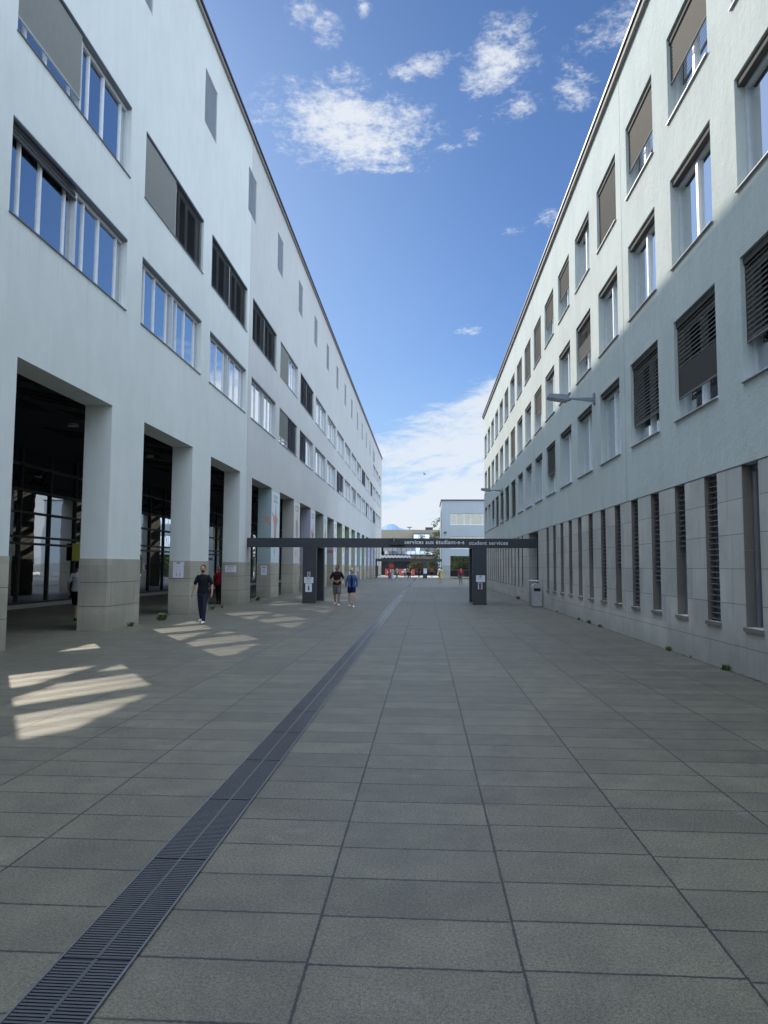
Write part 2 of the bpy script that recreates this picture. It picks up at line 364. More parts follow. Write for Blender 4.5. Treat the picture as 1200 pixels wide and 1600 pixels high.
def wall(xf, xb, y0, y1, z0, z1, holes, caps=True):
    """wall sheet with openings: front plane x=xf, back plane x=xb; holes = (ya,yb,za,zb)"""
    mb = MB()
    ys = sorted({y0, y1}|{h[0] for h in holes}|{h[1] for h in holes}); ys = [v for v in ys if y0 <= v <= y1]
    zs = sorted({z0, z1}|{h[2] for h in holes}|{h[3] for h in holes}); zs = [v for v in zs if z0 <= v <= z1]
    def solid(i, j):
        if i < 0 or j < 0 or i >= len(ys)-1 or j >= len(zs)-1: return False
        cy_, cz_ = (ys[i]+ys[i+1])/2, (zs[j]+zs[j+1])/2
        return not any(h[0] < cy_ < h[1] and h[2] < cz_ < h[3] for h in holes)
    sgn = 1 if xf > xb else -1
    def Q(a, b_, c, d):
        mb.quad(a, b_, c, d) if sgn > 0 else mb.quad(d, c, b_, a)
    G = {}
    for i in range(len(ys)-1):
        for j in range(len(zs)-1): G[i, j] = solid(i, j)
    for i in range(len(ys)-1):
        for j in range(len(zs)-1):
            ya, yb, za, zb = ys[i], ys[i+1], zs[j], zs[j+1]
            if not G[i, j]: continue
            Q((xf, ya, za), (xf, yb, za), (xf, yb, zb), (xf, ya, zb))
            Q((xb, ya, zb), (xb, yb, zb), (xb, yb, za), (xb, ya, za))
            if not G.get((i-1, j)): Q((xf, ya, zb), (xb, ya, zb), (xb, ya, za), (xf, ya, za))
            if not G.get((i+1, j)): Q((xf, yb, za), (xb, yb, za), (xb, yb, zb), (xf, yb, zb))
            if not G.get((i, j-1)): Q((xf, ya, za), (xb, ya, za), (xb, yb, za), (xf, yb, za))
            if not G.get((i, j+1)): Q((xf, yb, zb), (xb, yb, zb), (xb, ya, zb), (xf, ya, zb))
    return mb

CACHE = {}
def cached(key, fn):
    if key not in CACHE: CACHE[key] = fn()
    return CACHE[key]

plain('pale_paving', (.50, .47, .40), .85, var=.05, scale=.8)
# ------------------------------------------------------------------ ground
mb = MB()
R_ = 9000
mb.quad((-R_, -R_, 0), (R_, -R_, 0), (R_, R_, 0), (-R_, R_, 0))
tag(mb.build('paving', 'paving'), kind='structure')

# ================================================================== LEFT BUILDING
XL = -8.59; PER = 6.864; OA, OB = 14.39, 19.01; HO = 6.13; HP = 1.93; RL = 22.85; TH = .76
Y0L, Y1L = -20.0, 140.4
left = empty('arcade_building', (XL, Y0L, 0), 'tall pale rendered building on the left with stone footed arcade piers and long ribbon windows', 'building')
def lp(o):   # parent keeping world placement
    o.location = Vector(o.location)-left.location; o.parent = left; return o
holes = []
for n in range(-5, 18):
    a, b_ = OA+n*PER, OB+n*PER
    if b_ < 137: holes.append((a, b_, HP, HO))
WP = 6.88; W1 = (13.85, 19.62); WR = {1: (9.05, 11.13), 2: (13.0, 15.12)}
wins = []
NL = 18
for n in range(-4, NL):
    for r in (1, 2):
        ya, yb = W1[0]+n*WP, W1[1]+n*WP
        if yb > 138: continue
        wins.append((n, r, ya, yb)+WR[r])
xtra = []
for n in (15, 16, 17):
    ya = W1[0]+n*WP; yb = ya+5.77
    if yb < 139.5: xtra.append((n, 3, ya, yb, 17.0, 18.7))
if True:
    ya = 117.0
gr = []
for n in range(-4, 15):
    ya = 26.25+(n-1)*6.93
    gr.append((ya, ya+1.6, 19.0, 21.2))
top3 = [(117.3, 120.6, 19.3, 20.9)]
holes += [(w_[2], w_[3], w_[4], w_[5]) for w_ in wins+xtra]+gr+[h for h in top3]
wm = wall(XL, XL-TH, Y0L, Y1L, HP, RL, holes)
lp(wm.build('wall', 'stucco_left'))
# vertical movement joint
mb = MB(); mb.box(XL-.002, XL+.003, 33.84, 33.86, HO+.4, RL); lp(mb.build('joint', 'coping'))
# stone footings
def blockpier(ya, yb, xf, xb, zt, rows):
    mb = MB(); h = zt/rows; gp = .006
    mb.cur = 1; mb.box(xb+.012, xf-.012, ya+.012, yb-.012, 0, zt-.002); mb.cur = 0
    for r in range(rows):
        mb.box(xb-.012, xf+.012, ya-.012, yb+.012, r*h+(gp if r else 0), (r+1)*h-(gp if r < rows-1 else .0))
    return mb
edges = [(OB+(n-1)*PER, OA+n*PER) for n in range(-4, 18) if OA+n*PER < 137]
edges.append((OB+16*PER if OB+16*PER < 137 else OB+15*PER, Y1L))
for (ya, yb) in edges:
    def f(ya=ya, yb=yb): return blockpier(0, yb-ya, XL, XL-TH, HP, 3).mesh('plinth', ['stone_left', 'channel_dark'])
    lp(mk('plinth', cached(('pl', round(yb-ya, 2)), f), None, (0, ya, 0)))
# roof slab + coping + end walls; upper rear left open for the slot sun
mb = MB(); mb.box(XL-.02, -22, Y0L, Y1L, RL-.3, RL-.01); lp(mb.build('roof', 'coping'))
mb = MB(); mb.box(XL-TH, XL+.10, Y0L, Y1L+.1, RL, RL+.14); mb.cur = 1; mb.box(XL-.5, XL+.16, Y0L, Y1L+.16, RL+.142, RL+.24)
lp(mb.build('coping', ['coping', 'coping_dark']))
for bx in ((-22, XL-TH-.002, Y1L-.3, Y1L, 6.9, RL-.31), (-22, XL-TH-.002, Y0L, Y0L+.3, 0, RL-.31)):
    mb = MB(); mb.box(*bx); lp(mb.build('end_wall', 'stucco_left'))
# passage ceiling; slots and shafts added to cast sun patches on the paving
ZC = 6.55; XB = -24.0
tE = math.tan(SUN_EL); dd = Vector((-S.x, -S.y, 0)).normalized()
off = Vector((S.x, S.y, 0))*(ZC/S.z)
slots = []
rs = random.Random(3)
for k in range(-3, 15):
    for ser, (zt, xr) in enumerate(((1.8, -3.72), (1.8, -5.75))):
        closed = {0: (8,), 1: (1, 6, 11)}[ser]
        if k in closed: continue
        yy = 7.75+3.3*k+(2.6 if ser else 0)
        L = zt/tE*1.02
        for (a, b_) in ((0.0, .62), (.74, 1.45), (1.6, 2.1)):
            u = Vector((xr, yy+a, 0)); v = Vector((xr, yy+b_, 0))
            st = Vector((-dd.x, dd.y, 0))*L      # slots slant like light mirrored off the facing windows
            st = Vector((-abs(dd.x)*L, -abs(dd.y)*L, 0))
            slots.append([u+off, v+off, v+st+off, u+st+off])
bm = bmesh.new()
def loop(pts, z):
    vs = [bm.verts.new((p[0], p[1], z)) for p in pts]
    return [bm.edges.new((vs[i], vs[(i+1) % len(vs)])) for i in range(len(vs))]
es = loop([(XL-TH+.002, Y0L), (XB, Y0L), (XB, Y1L), (XL-TH+.002, Y1L)], ZC)
for s_ in slots: es += loop([(p.x, p.y) for p in s_], ZC)
bmesh.ops.triangle_fill(bm, edges=es, use_beauty=True)
# remove faces that fell inside a slot
def inside(p, poly):
    c = False; n = len(poly)
    for i in range(n):
        a, b_ = poly[i], poly[(i+1) % n]
        if (a.y > p.y) != (b_.y > p.y) and p.x < (b_.x-a.x)*(p.y-a.y)/(b_.y-a.y)+a.x: c = not c
    return c
kill = [f_ for f_ in bm.faces if any(inside(f_.calc_center_median(), s_) for s_ in slots)]
bmesh.ops.delete(bm, geom=kill, context='FACES_ONLY')
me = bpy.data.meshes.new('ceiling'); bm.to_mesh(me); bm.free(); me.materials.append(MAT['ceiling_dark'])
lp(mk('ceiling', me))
mb = MB()
for s_ in slots:
    up = S*(5.5/S.z)
    for i in range(4):
        a, b_ = s_[i], s_[(i+1) % 4]
        A = Vector((a.x, a.y, ZC)); B = Vector((b_.x, b_.y, ZC)); mb.quad(A, B, B+up, A+up)
lp(mb.build('added_sun_shaft', 'ceiling_dark'))  # added shafts let the sun through and hide the sky above the slots
MAT['sun_filter'] = sg_ = bpy.data.materials.new('sun_filter'); sg_.use_nodes = True; sg_.node_tree.nodes.clear()
_t = sg_.node_tree.nodes.new('ShaderNodeBsdfTransparent'); _t.inputs[0].default_value = (.36, .345, .32, 1); _o = sg_.node_tree.nodes.new('ShaderNodeOutputMaterial'); sg_.node_tree.links.new(_t.outputs[0], _o.inputs[0])
mb = MB(); up = S*(3.0/S.z)
for s_ in slots: mb.poly([Vector((a.x, a.y, ZC))+up for a in s_])
lp(mb.build('added_sun_pane', 'sun_filter'))  # added tinted panes that only dim the sun patches
for k in range(-2, 17):
    mb = MB(); yk = OA+k*PER+2.3; mb.tube((-12.0, yk, ZC-.09), (-12.0, yk, ZC-.002), .17, .17, 16); lp(mb.build('ceiling_lamp', 'lamp_glass'))
# rear of passage: glazed hall front
XG = -16.4
mb = MB(); mb.box(XG-.03, XG, Y0L, Y1L, .16, ZC-.01); lp(mb.build('glazing', 'hall_glass'))
mb = MB()
yv = Y0L
while yv < Y1L:
    mb.box(XG+.001, XG+.09, yv-.04, yv+.04, .16, ZC-.02); yv += 2.29
for z_ in (.2, 2.62, 2.9, 3.9, 4.8, 5.85):
    mb.box(XG+.0015, XG+.12, Y0L, Y1L, z_-.045, z_+.045)
lp(mb.build('mullion', 'frame_dark'))
mb = MB(); mb.box(XG-.2, XG+.28, Y0L, Y1L, 0, .155); lp(mb.build('kerb', 'kerb_stone'))
mb = MB(); mb.box(XB, XG-.05, Y0L, Y1L, .02, .03); mb.box(XB-.2, XB, Y0L, Y1L, 0, ZC); mb.box(XB, XG-.05, Y0L, Y0L+.2, 0.04, ZC-.01)
for k in range(12):
    yk = 18+k*9.2
    mb.cur = 0; mb.box(XG-2.2, XG-2.6, yk, yk+.5, .04, ZC-.02)
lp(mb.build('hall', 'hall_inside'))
# posters / panels inside the hall glass
mb = MB(); mb.box(XG+.125, XG+.14, 32.3, 34.1, 1.95, 2.75); o = mb.build('banner', 'yellow'); tag(o, 'plain yellow banner on the glass front behind the first arcade opening', 'banner')

# ---- left windows
def left_window(o_par, ya, yb, za, zb, st):
    """st = (left blind, right blind): each (coverage, kind) or None"""
    W, Hh = yb-ya, zb-za
    def frame():
        m_ = MB(); d0, d1 = .14, .20
        fw = .06
        # outer frame
        m_.box(-d0, -d1, 0, W, 0, fw); m_.box(-d0, -d1, 0, W, Hh-.16, Hh)
        m_.box(-d0, -d1, 0, fw, fw, Hh-.16); m_.box(-d0, -d1, W-fw, W, fw, Hh-.16)
        m_.box(-d0+.06, -d1, W/2-.05, W/2+.05, fw, Hh-.16)
        m_.cur = 1
        for h_ in (0, 1):
            o_ = h_*W/2
            for fr in ((.19, .055), (.48, .075)):
                c = o_+fr[0]*W/2; m_.box(-d0-.004, -d1-.01, c-fr[1]/2, c+fr[1]/2, fw, Hh-.16)
            m_.box(-d0-.006, -d1-.01, o_+fw+(0 if h_ == 0 else .0), o_+W/2-fw, fw, fw+.05)
            m_.box(-d0-.006, -d1-.01, o_+W/2-.42, o_+W/2-.38, fw+.05, Hh-.16)
        return m_.mesh('frame', ['frame_paint', 'frame_white'])
    def gl():
        m_ = MB(); m_.box(-.185, -.19, .06, W-.06, .06, Hh-.16); return m_.mesh('pane', 'window_glass')
    def room():
        m_ = MB(); d = .80
        x0_, x1_ = -.26, -.26-d
        m_.quad((x1_, 0, 0), (x1_, W, 0), (x1_, W, Hh), (x1_, 0, Hh))
        m_.quad((x0_, 0, 0), (x0_, W, 0), (x1_, W, 0), (x1_, 0, 0)); m_.quad((x0_, 0, Hh), (x1_, 0, Hh), (x1_, W, Hh), (x0_, W, Hh))
        m_.quad((x0_, 0, 0), (x1_, 0, 0), (x1_, 0, Hh), (x0_, 0, Hh)); m_.quad((x0_, W, 0), (x0_, W, Hh), (x1_, W, Hh), (x1_, W, 0))
        return m_.mesh('room', 'room_dark')
    def sill():
        m_ = MB(); m_.box(.035, -.14, -.02, W+.02, -.028, -.002); return m_.mesh('sill', 'sill_metal')
    def head():
        m_ = MB(); m_.box(-.02, -.135, .0, W, Hh-.07, Hh-.002); m_.box(-.0, -.018, 0, W, Hh-.045, Hh-.003); return m_.mesh('blind_box', 'sill_metal')
    def curt(s0, s1):
        m_ = MB(); N = 60
        pts = []
        for i in range(N+1):
            t = i/N; yv_ = s0+(s1-s0)*t; pts.append((-.28-.03*sin(t*60)+.012*sin(t*23), yv_))
        for i in range(N):
            m_.quad((pts[i][0], pts[i][1], .05), (pts[i+1][0], pts[i+1][1], .05), (pts[i+1][0], pts[i+1][1], Hh-.1), (pts[i][0], pts[i][1], Hh-.1))
        return m_.mesh('curtain', 'curtain')
    def blind(side, cov, kind):
        m_ = MB(); a = .03 if side == 0 else W/2+.03; b2 = W/2-.03 if side == 0 else W-.03
        hb = (Hh-.08)*cov; z = Hh-.08; n = max(1, int(hb/.075))
        for i in range(n):
            zt = z-i*hb/n
            if kind == 'light': m_.quad((-.055, a, zt), (-.055, b2, zt), (-.10, b2, zt-hb/n*.82), (-.10, a, zt-hb/n*.82))
            else: m_.quad((-.095, a, zt), (-.095, b2, zt), (-.06, b2, zt-hb/n*.86), (-.06, a, zt-hb/n*.86))
        if cov < .98: m_.box(-.055, -.1, a, b2, z-hb-.04, z-hb)
        return m_.mesh('blind', 'blind_light' if kind == 'light' else 'blind_dark')
    wkey = (round(W, 2), round(Hh, 2))
    root = mk('window', cached(('lf', wkey), frame), None, (XL, ya, za)); lp(root)
    mk('pane', cached(('lg', wkey), gl), root); mk('room', cached(('lr', wkey), room), root)
    mk('sill', cached(('ls', wkey), sill), root); mk('blind_box', cached(('lh', wkey), head), root)
    for ci, (c0_, c1_) in enumerate(((.30, .47), (.82, .97))):
        if not (st and st[ci]): mk('curtain', cached(('lc', wkey, ci), lambda: curt(c0_*W, c1_*W)), root)
    for side, s_ in enumerate(st or ()):
        if s_: mk('blind', cached(('lb', wkey, side)+s_, lambda: blind(side, *s_)), root)
L_ = lambda c: (c, 'light'); D_ = lambda c: (c, 'dark')
states = {(0, 2): (L_(.80), None), (1, 2): (L_(1), D_(1)), (2, 2): (D_(1), D_(1)), (3, 2): (D_(1), D_(1)), (4, 2): (L_(1), None),
          (5, 2): (D_(1), D_(1)), (0, 1): (D_(.13), None), (4, 1): (L_(.78), D_(.95)), (5, 1): (D_(1), None), (8, 1): (D_(1), D_(.7)),
          (12, 2): (D_(1), D_(1)), (13, 1): (D_(1), None), (10, 1): (None, L_(.6)), (14, 2): (None, D_(1)), (11, 2): (L_(.5), None),
          (15, 1): (D_(1), D_(1)), (7, 2): (L_(.12), None), (9, 2): (None, L_(.2))}
for (n, r, ya, yb, za, zb) in wins+xtra:
    left_window(left, ya, yb, za, zb, states.get((n, r), (None, None)))
for (ya, yb, za, zb) in gr+top3:
    W, Hh = yb-ya, zb-za
    def f():
        m_ = MB(); m_.cur = 1; m_.quad((-.12, 0, 0), (-.12, W, 0), (-.12, W, Hh), (-.12, 0, Hh)); m_.cur = 0
        m_.box(-.02, -.05, 0, W, 0, .05); m_.box(-.02, -.05, 0, W, Hh-.05, Hh); m_.box(-.02, -.05, 0, .05, .05, Hh-.05); m_.box(-.02, -.05, W-.05, W, .05, Hh-.05)
        k = int(Hh/.085)
        for i in range(k): m_.box(-.03, -.05, .05, W-.05, .06+i*(Hh-.1)/k, .06+i*(Hh-.1)/k+.038)
        k = int(W/.11)
        for i in range(1, k): m_.box(-.051, -.06, i*W/k-.012, i*W/k+.012, .05, Hh-.05)
        return m_.mesh('vent_grille', ['grille', 'grille_back'])
    lp(mk('vent_grille', cached(('g', round(W, 2), round(Hh, 2)), f), None, (XL, ya, za)))

# painted colours and banners on the far piers
pcol = [(3, (.30, .44, .47), (.60, .72, .76), (.62, .30, .18)), (4, (.42, .40, .36), (.66, .64, .58), (.40, .30, .25)),
        (5, (.36, .36, .50), (.62, .64, .72), (.55, .12, .18)), (6, (.33, .37, .33), (.64, .67, .66), (.45, .28, .12)),
        (7, (.34, .39, .36), (.66, .72, .70), (.50, .10, .16)), (8, (.32, .37, .22), (.64, .70, .52), (.20, .30, .10)),
        (9, (.26, .36, .14), (.66, .72, .56), (.30, .28, .46)), (10, (.36, .42, .34), (.62, .70, .68), (.3, .3, .3)),
        (11, (.30, .42, .48), (.52, .68, .74), (.2, .3, .4)), (12, (.26, .40, .18), (.56, .68, .72), (.1, .1, .1)),
        (13, (.42, .32, .48), (.62, .60, .72), (.3, .2, .4)), (14, (.28, .32, .55), (.58, .60, .74), (.2, .2, .5)),
        (15, (.34, .38, .38), (.62, .64, .66), (.2, .2, .2))]
for i, (n, cf, cs, ca) in enumerate(pcol):
    gr_ = lambda c, k: tuple(v*(1-k)+k*sum(c)/3 for v in c)
    cf = gr_(cf, .42); cs = gr_(cs, .35); ca = gr_(ca, .35)
    plain('pier_paint_%d' % n, cf, .8, var=.02); plain('banner_%d' % n, cs, .7, var=.02); plain('motif_%d' % n, ca, .7, var=.1, scale=3)
    ya = OB+(n)*PER; yb = ya+2.244
    mb = MB(); mb.box(XL-TH+.002, XL-.002, ya-.004, ya+.0, HP+.02, HO-.002); mb.box(XL-.002, XL+.006, ya-.004, yb, HP+.02, 5.98)
    mb.f; o = MB()
    # near face paint and front banner as one painted panel with its own motifs
    p = MB(); p.cur = 0; p.box(XL-TH+.002, XL-.003, ya-.005, ya-.001, HP+.02, HO-.003); p.cur = 1; p.box(XL+.001, XL+.006, ya+.002, yb-.002, HP+.02, 5.98)
    p.cur = 2
    rr = random.Random(n*5)
    # abstract upright motif with side wings, flat on the banner
    cyy = (ya+yb)/2; z0_ = 3.1; z1_ = 5.1+rr.uniform(-.2, .3)
    if n % 2:
        pts = [(cyy-.35, z0_), (cyy+.28, z0_), (cyy+.22, z0_+.8), (cyy+.62, z1_-.9), (cyy+.2, z1_-.75), (cyy+.03, z1_), (cyy-.2, z1_-.8), (cyy-.95, z1_-.55), (cyy-.42, z1_-1.3)]
    else:
        pts = [(cyy-.2, z0_), (cyy+.25, z0_+.3), (cyy+.4, z0_+1.1), (cyy+.25, z1_-.3), (cyy+.05, z1_), (cyy-.05, z1_-.6), (cyy-.4, z1_-.5), (cyy-.35, z0_+.9)]
    p.poly([(XL+.0075, a, b_) for a, b_ in pts])
    if n == 3: p.poly([(XL-.05, ya-.0065, 4.5), (XL-.05, ya-.0065, 3.95), (XL-.38, ya-.0065, 4.38), (XL-.6, ya-.0065, 4.55)])
    if n == 7: p.box(XL-.7, XL-.05, ya-.008, ya-.006, 3.0, 3.3)
    if n == 9: p.box(XL-.7, XL-.05, ya-.008, ya-.006, 2.0, 3.6)
    p.cur = 3
    for r in range(2):        # two short lines of lettering at the top, arrow near the bottom
        for c in range(5):
            yy = ya+.55+c*.24; zz_ = 5.62-r*.24
            p.box(XL+.007, XL+.008, yy, yy+.05, zz_, zz_+.17)
            if (c+r+n) % 2: p.box(XL+.007, XL+.008, yy+.052, yy+.15, zz_+.12, zz_+.17)
            else: p.box(XL+.007, XL+.008, yy+.052, yy+.15, zz_, zz_+.05)
    for k in range(3):
        q_ = .1+.09*k
        p.poly([(XL+.0075, cyy-.1-q_, 2.62), (XL+.0075, cyy-.1-q_+.05, 2.62), (XL+.0075, cyy+.02-q_*.3+.02, 2.62+q_), (XL+.0075, cyy+.0-q_*.3, 2.62+q_)])
        p.poly([(XL+.0075, cyy+.02-q_*.3+.02, 2.62-q_), (XL+.0075, cyy-.1-q_+.05, 2.612), (XL+.0075, cyy-.1-q_, 2.612), (XL+.0075, cyy-q_*.3, 2.62-q_)])
    lp(p.build('painted_panel', ['pier_paint_%d' % n, 'banner_%d' % n, 'motif_%d' % n, 'paper_ink']))

# ================================================================== RIGHT BUILDING
XR = 5.24; RR_ = 15.10; Y0R, Y1R = -20.0, 64.4; TR = .42
right = empty('office_building', (XR, Y0R, 0), 'pale building on the right with punched windows over a grey stone base', 'building')
def rp(o): o.location = Vector(o.location)-right.location; o.parent = right; return o
RP = 3.222
rwin = []
RZ = {1: (4.83, 6.93), 2: (8.10, 10.05), 3: (11.34, 13.26)}
for n in range(-9, 16):
    ya = 13.02+n*RP; yb = ya+2.17
    if yb > Y1R-.6: continue
    for r in (1, 2, 3): rwin.append((n, r, ya, yb)+RZ[r])
rp(wall(XR, XR+TR, Y0R, Y1R, 3.47, RR_, [(w_[2], w_[3], w_[4], w_[5]) for w_ in rwin]).build('wall', 'stucco_right'))
# stone base
slotY = [(11.56+1.607*k, 12.16+1.607*k) for k in range(-18, 13)]
slotY += [(38.95+1.607*k, 39.5+1.607*k) for k in range(0, 15)]
slotY = [s_ for s_ in slotY if s_[1] < Y1R-.5]
door = (33.75, 36.85)
sholes = [(a, b_, .80, 3.47) for a, b_ in slotY]+[(door[0], door[1], 0, 3.47)]
for (sa, sb) in ((Y0R, door[0]), (door[1], Y1R-.004)):
    rp(wall(XR-.006, XR+TR-.01, sa, sb, 0, 3.468, [h for h in sholes if sa < h[0] and h[1] < sb]).build('stone_base', 'stone_right'))
mb = MB(); mb.box(XR-.012, XR-.001, Y0R, Y1R, 3.462, 3.478); rp(mb.build('drip_edge', 'frame_dark'))
for yj in (18.95, 34.9, 51.0):
    mb = MB(); mb.box(XR-.003, XR+.001, yj-.008, yj+.008, 3.48, RR_-.01); rp(mb.build('joint', 'joint_fill'))
mb = MB(); mb.box(XR+.02, 21, Y0R, Y1R, RR_-.3, RR_-.01); rp(mb.build('roof', 'coping'))
for bx in ((XR+TR+.002, 21, Y1R-.4, Y1R-.003, 0, RR_-.31), (XR+TR+.002, 21, Y0R, Y0R+.4, 0, RR_-.31), (20.6, 21, Y0R+.402, Y1R-.402, 0, RR_-.31)):
    mb = MB(); mb.box(*bx); rp(mb.build('end_wall', 'stucco_right'))
mb = MB(); mb.box(XR-.10, XR+TR, Y0R, Y1R+.1, RR_, RR_+.15); mb.cur = 1; mb.box(XR-.15, XR+TR, Y0R, Y1R+.15, RR_+.152, RR_+.24)
rp(mb.build('coping', ['coping', 'coping_dark']))

# floors keep daylight out of the rooms behind
def right_window(ya, yb, za, zb, cov, kind, seed):
    W, Hh = yb-ya, zb-za
    dp = .17
    def frame():
        m_ = MB(); fw = .065; d0, d1 = dp, dp+.07
        m_.box(d0, d1, 0, W, 0, fw); m_.box(d0, d1, 0, W, Hh-.2, Hh-.002); m_.box(d0, d1, 0, fw, fw, Hh-.2); m_.box(d0, d1, W-fw, W, fw, Hh-.2)
        m_.cur = 1
        c = W*.50
        m_.box(d0-.015, d1, c-.05, c+.05, fw, Hh-.2); m_.box(d0-.012, d1-.01, W*.12, W*.12+.05, fw, Hh-.2)
        m_.box(d0-.01, d1-.01, fw, W-fw, fw+.001, fw+.05); m_.box(d0-.012, d1-.01, fw, fw+.05, fw+.05, Hh-.2)
        return m_.mesh('frame', ['frame_paint', 'frame_white'])
    def gl(): m_ = MB(); m_.box(dp+.045, dp+.05, .06, W-.06, .06, Hh-.2); return m_.mesh('pane', 'window_glass')
    def room():
        m_ = MB(); x0_, x1_ = TR+.002, TR+.9
        m_.quad((x1_, 0, 0), (x1_, 0, Hh), (x1_, W, Hh), (x1_, W, 0)); m_.quad((x0_, 0, 0), (x1_, 0, 0), (x1_, W, 0), (x0_, W, 0))
        m_.quad((x0_, 0, Hh), (x0_, W, Hh), (x1_, W, Hh), (x1_, 0, Hh)); m_.quad((x0_, 0, 0), (x0_, 0, Hh), (x1_, 0, Hh), (x1_, 0, 0)); m_.quad((x0_, W, 0), (x1_, W, 0), (x1_, W, Hh), (x0_, W, Hh))
        return m_.mesh('room', 'room_dark')
    def sill():
        m_ = MB(); m_.prism([(-.05, -.03), (-.05, -.012), (dp, -.001), (dp, -.03)], 1, -.02, W+.02)
        return m_.mesh('sill', 'sill_light')
    def head():
        m_ = MB(); m_.box(.05, dp-.002, .0, W, Hh-.13, Hh-.004); return m_.mesh('blind_box', 'box_paint')
    def curt(s0, s1):
        m_ = MB(); N = 70
        pts = []
        for i in range(N+1):
            t = i/N; pts.append((dp+.13+.03*sin(t*48)+.012*sin(t*19), s0+(s1-s0)*t))
        for i in range(N): m_.quad((pts[i][0], pts[i][1], .03), (pts[i][0], pts[i][1], Hh-.05), (pts[i+1][0], pts[i+1][1], Hh-.05), (pts[i+1][0], pts[i+1][1], .03))
        return m_.mesh('curtain', 'curtain')
    def blind():
        m_ = MB(); hb = (Hh-.13)*cov; n = max(2, int(hb/.085)); z = Hh-.13
        for i in range(n):
            zt = z-i*hb/n; k = hb/n
            if i > n*.55 and kind == 'mixed': m_.cur = 1; m_.quad((.06, .03, zt), (.085, .03, zt-k*.9), (.085, W-.03, zt-k*.9), (.06, W-.03, zt))
            elif kind == 'shut': m_.quad((.07, .03, zt), (.10, .03, zt-k*.93), (.10, W-.03, zt-k*.93), (.07, W-.03, zt))
            else: m_.quad((.105, .03, zt), (.06, .03, zt-k*.8), (.06, W-.03, zt-k*.8), (.105, W-.03, zt))
        m_.cur = 1
        m_.cur = 2
        if cov < .98: m_.box(.06, .10, .02, W-.02, z-hb-.03, z-hb-.005)
        m_.cur = 0
        m_.box(.075, .085, .0, .02, z-hb, z); m_.box(.075, .085, W-.02, W, z-hb, z)
        return m_.mesh('blind', ['blind_brown', 'blind_mid', 'rail_grey'])
    wk = (round(W, 2), round(Hh, 2))
    root = mk('window', cached(('rf', wk), frame), None, (XR, ya, za)); rp(root)
    mk('pane', cached(('rg', wk), gl), root); mk('room', cached(('rr', wk), room), root); mk('sill', cached(('rs', wk), sill), root)
    mk('blind_box', cached(('rh', wk), head), root)
    for ci, (c0_, c1_) in enumerate(((.06, .46), (.70, .80))):
        if cov < .98 and not (ci and seed % 3 == 1): mk('curtain', cached(('rc', wk, ci), lambda: curt(c0_*W, c1_*W)), root)
    if cov > 0: mk('blind', cached(('rb', wk, cov, kind), blind), root)
rst = {(0, 3): (.5, 'dark'), (1, 3): (.60, 'dark'), (2, 3): (1, 'dark'), (4, 3): (.5, 'dark'), (5, 3): (.5, 'dark'), (6, 3): (1, 'dark'), (7, 3): (1, 'dark'), (8, 3): (.5, 'dark'), (10, 3): (.4, 'dark'),
       (3, 2): (.6, 'mixed'), (6, 2): (.5, 'dark'), (9, 2): (.8, 'dark'), (12, 2): (.5, 'dark'), (-1, 1): (.66, 'dark'), (0, 1): (.76, 'mixed'), (1, 1): (.74, 'dark'),
       (5, 1): (.55, 'dark'), (9, 1): (1, 'dark'), (10, 1): (1, 'dark'), (11, 1): (.8, 'dark'), (12, 1): (1, 'dark'), (13, 1): (.6, 'dark'), (-2, 2): (.3, 'dark'), (14, 2): (1, 'dark')}
for i, (n, r, ya, yb, za, zb) in enumerate(rwin):
    c, k = rst.get((n, r), (0, ''))
    if r > 1 and k == 'dark': k = 'shut'
    right_window(ya, yb, za, zb, c, k, i)
# base slots: jamb lining, glass, louvres, stone sill
lou = {0: 0, 1: 1.0, 2: .5, 3: .78, 4: 1.0, 5: .6, 6: 1.0, 7: .45, 8: 0, 9: .7}
for k, (a, b_) in enumerate(slotY):
    kk = round((a-11.56)/1.607) if a < 33 else 99
    W = b_-a; Hh = 3.47-.80
    cov = lou.get(kk, 0 if kk < 0 else .5)
    def f():
        m_ = MB(); d = .15
        m_.cur = 0; m_.box(-.0, d, W-.012, W+.0, .0, Hh*.47-.004); m_.box(0, d, W-.012, W, Hh*.47+.004, Hh-.003); m_.box(0, d, 0, .012, .0, Hh-.003)
        m_.cur = 1; m_.box(d, d+.05, .0, .05, .0, Hh); m_.box(d, d+.05, W-.05, W, .0, Hh); m_.box(d, d+.05, .05, W-.05, Hh-.1, Hh)
        m_.cur = 2; m_.quad((d+.3, 0, 0), (d+.3, 0, Hh), (d+.3, W, Hh), (d+.3, W, 0))
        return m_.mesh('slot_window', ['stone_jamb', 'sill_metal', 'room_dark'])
    root = rp(mk('slot_window', cached(('sw', round(W, 2)), f), None, (XR+.0, a, .80)))
    def g_(): m_ = MB(); m_.box(.18, .185, .05, W-.05, 0, Hh-.1); return m_.mesh('pane', 'window_glass')
    mk('pane', cached(('sg', round(W, 2)), g_), root)
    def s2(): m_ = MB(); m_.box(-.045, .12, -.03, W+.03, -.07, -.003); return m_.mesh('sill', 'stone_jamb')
    mk('sill', cached(('ss', round(W, 2)), s2), root)
    if cov:
        def l_():
            m_ = MB(); n = int(cov*Hh/.105)
            for i in range(n):
                zt = Hh-.08-i*.105
                m_.prism([(.05, zt-.035), (.05, zt-.028), (.135, zt), (.135, zt-.01)], 1, .02, W-.02)
            return m_.mesh('louvre', 'sill_metal')
        mk('louvre', cached(('sl', round(W, 2), cov), l_), root)
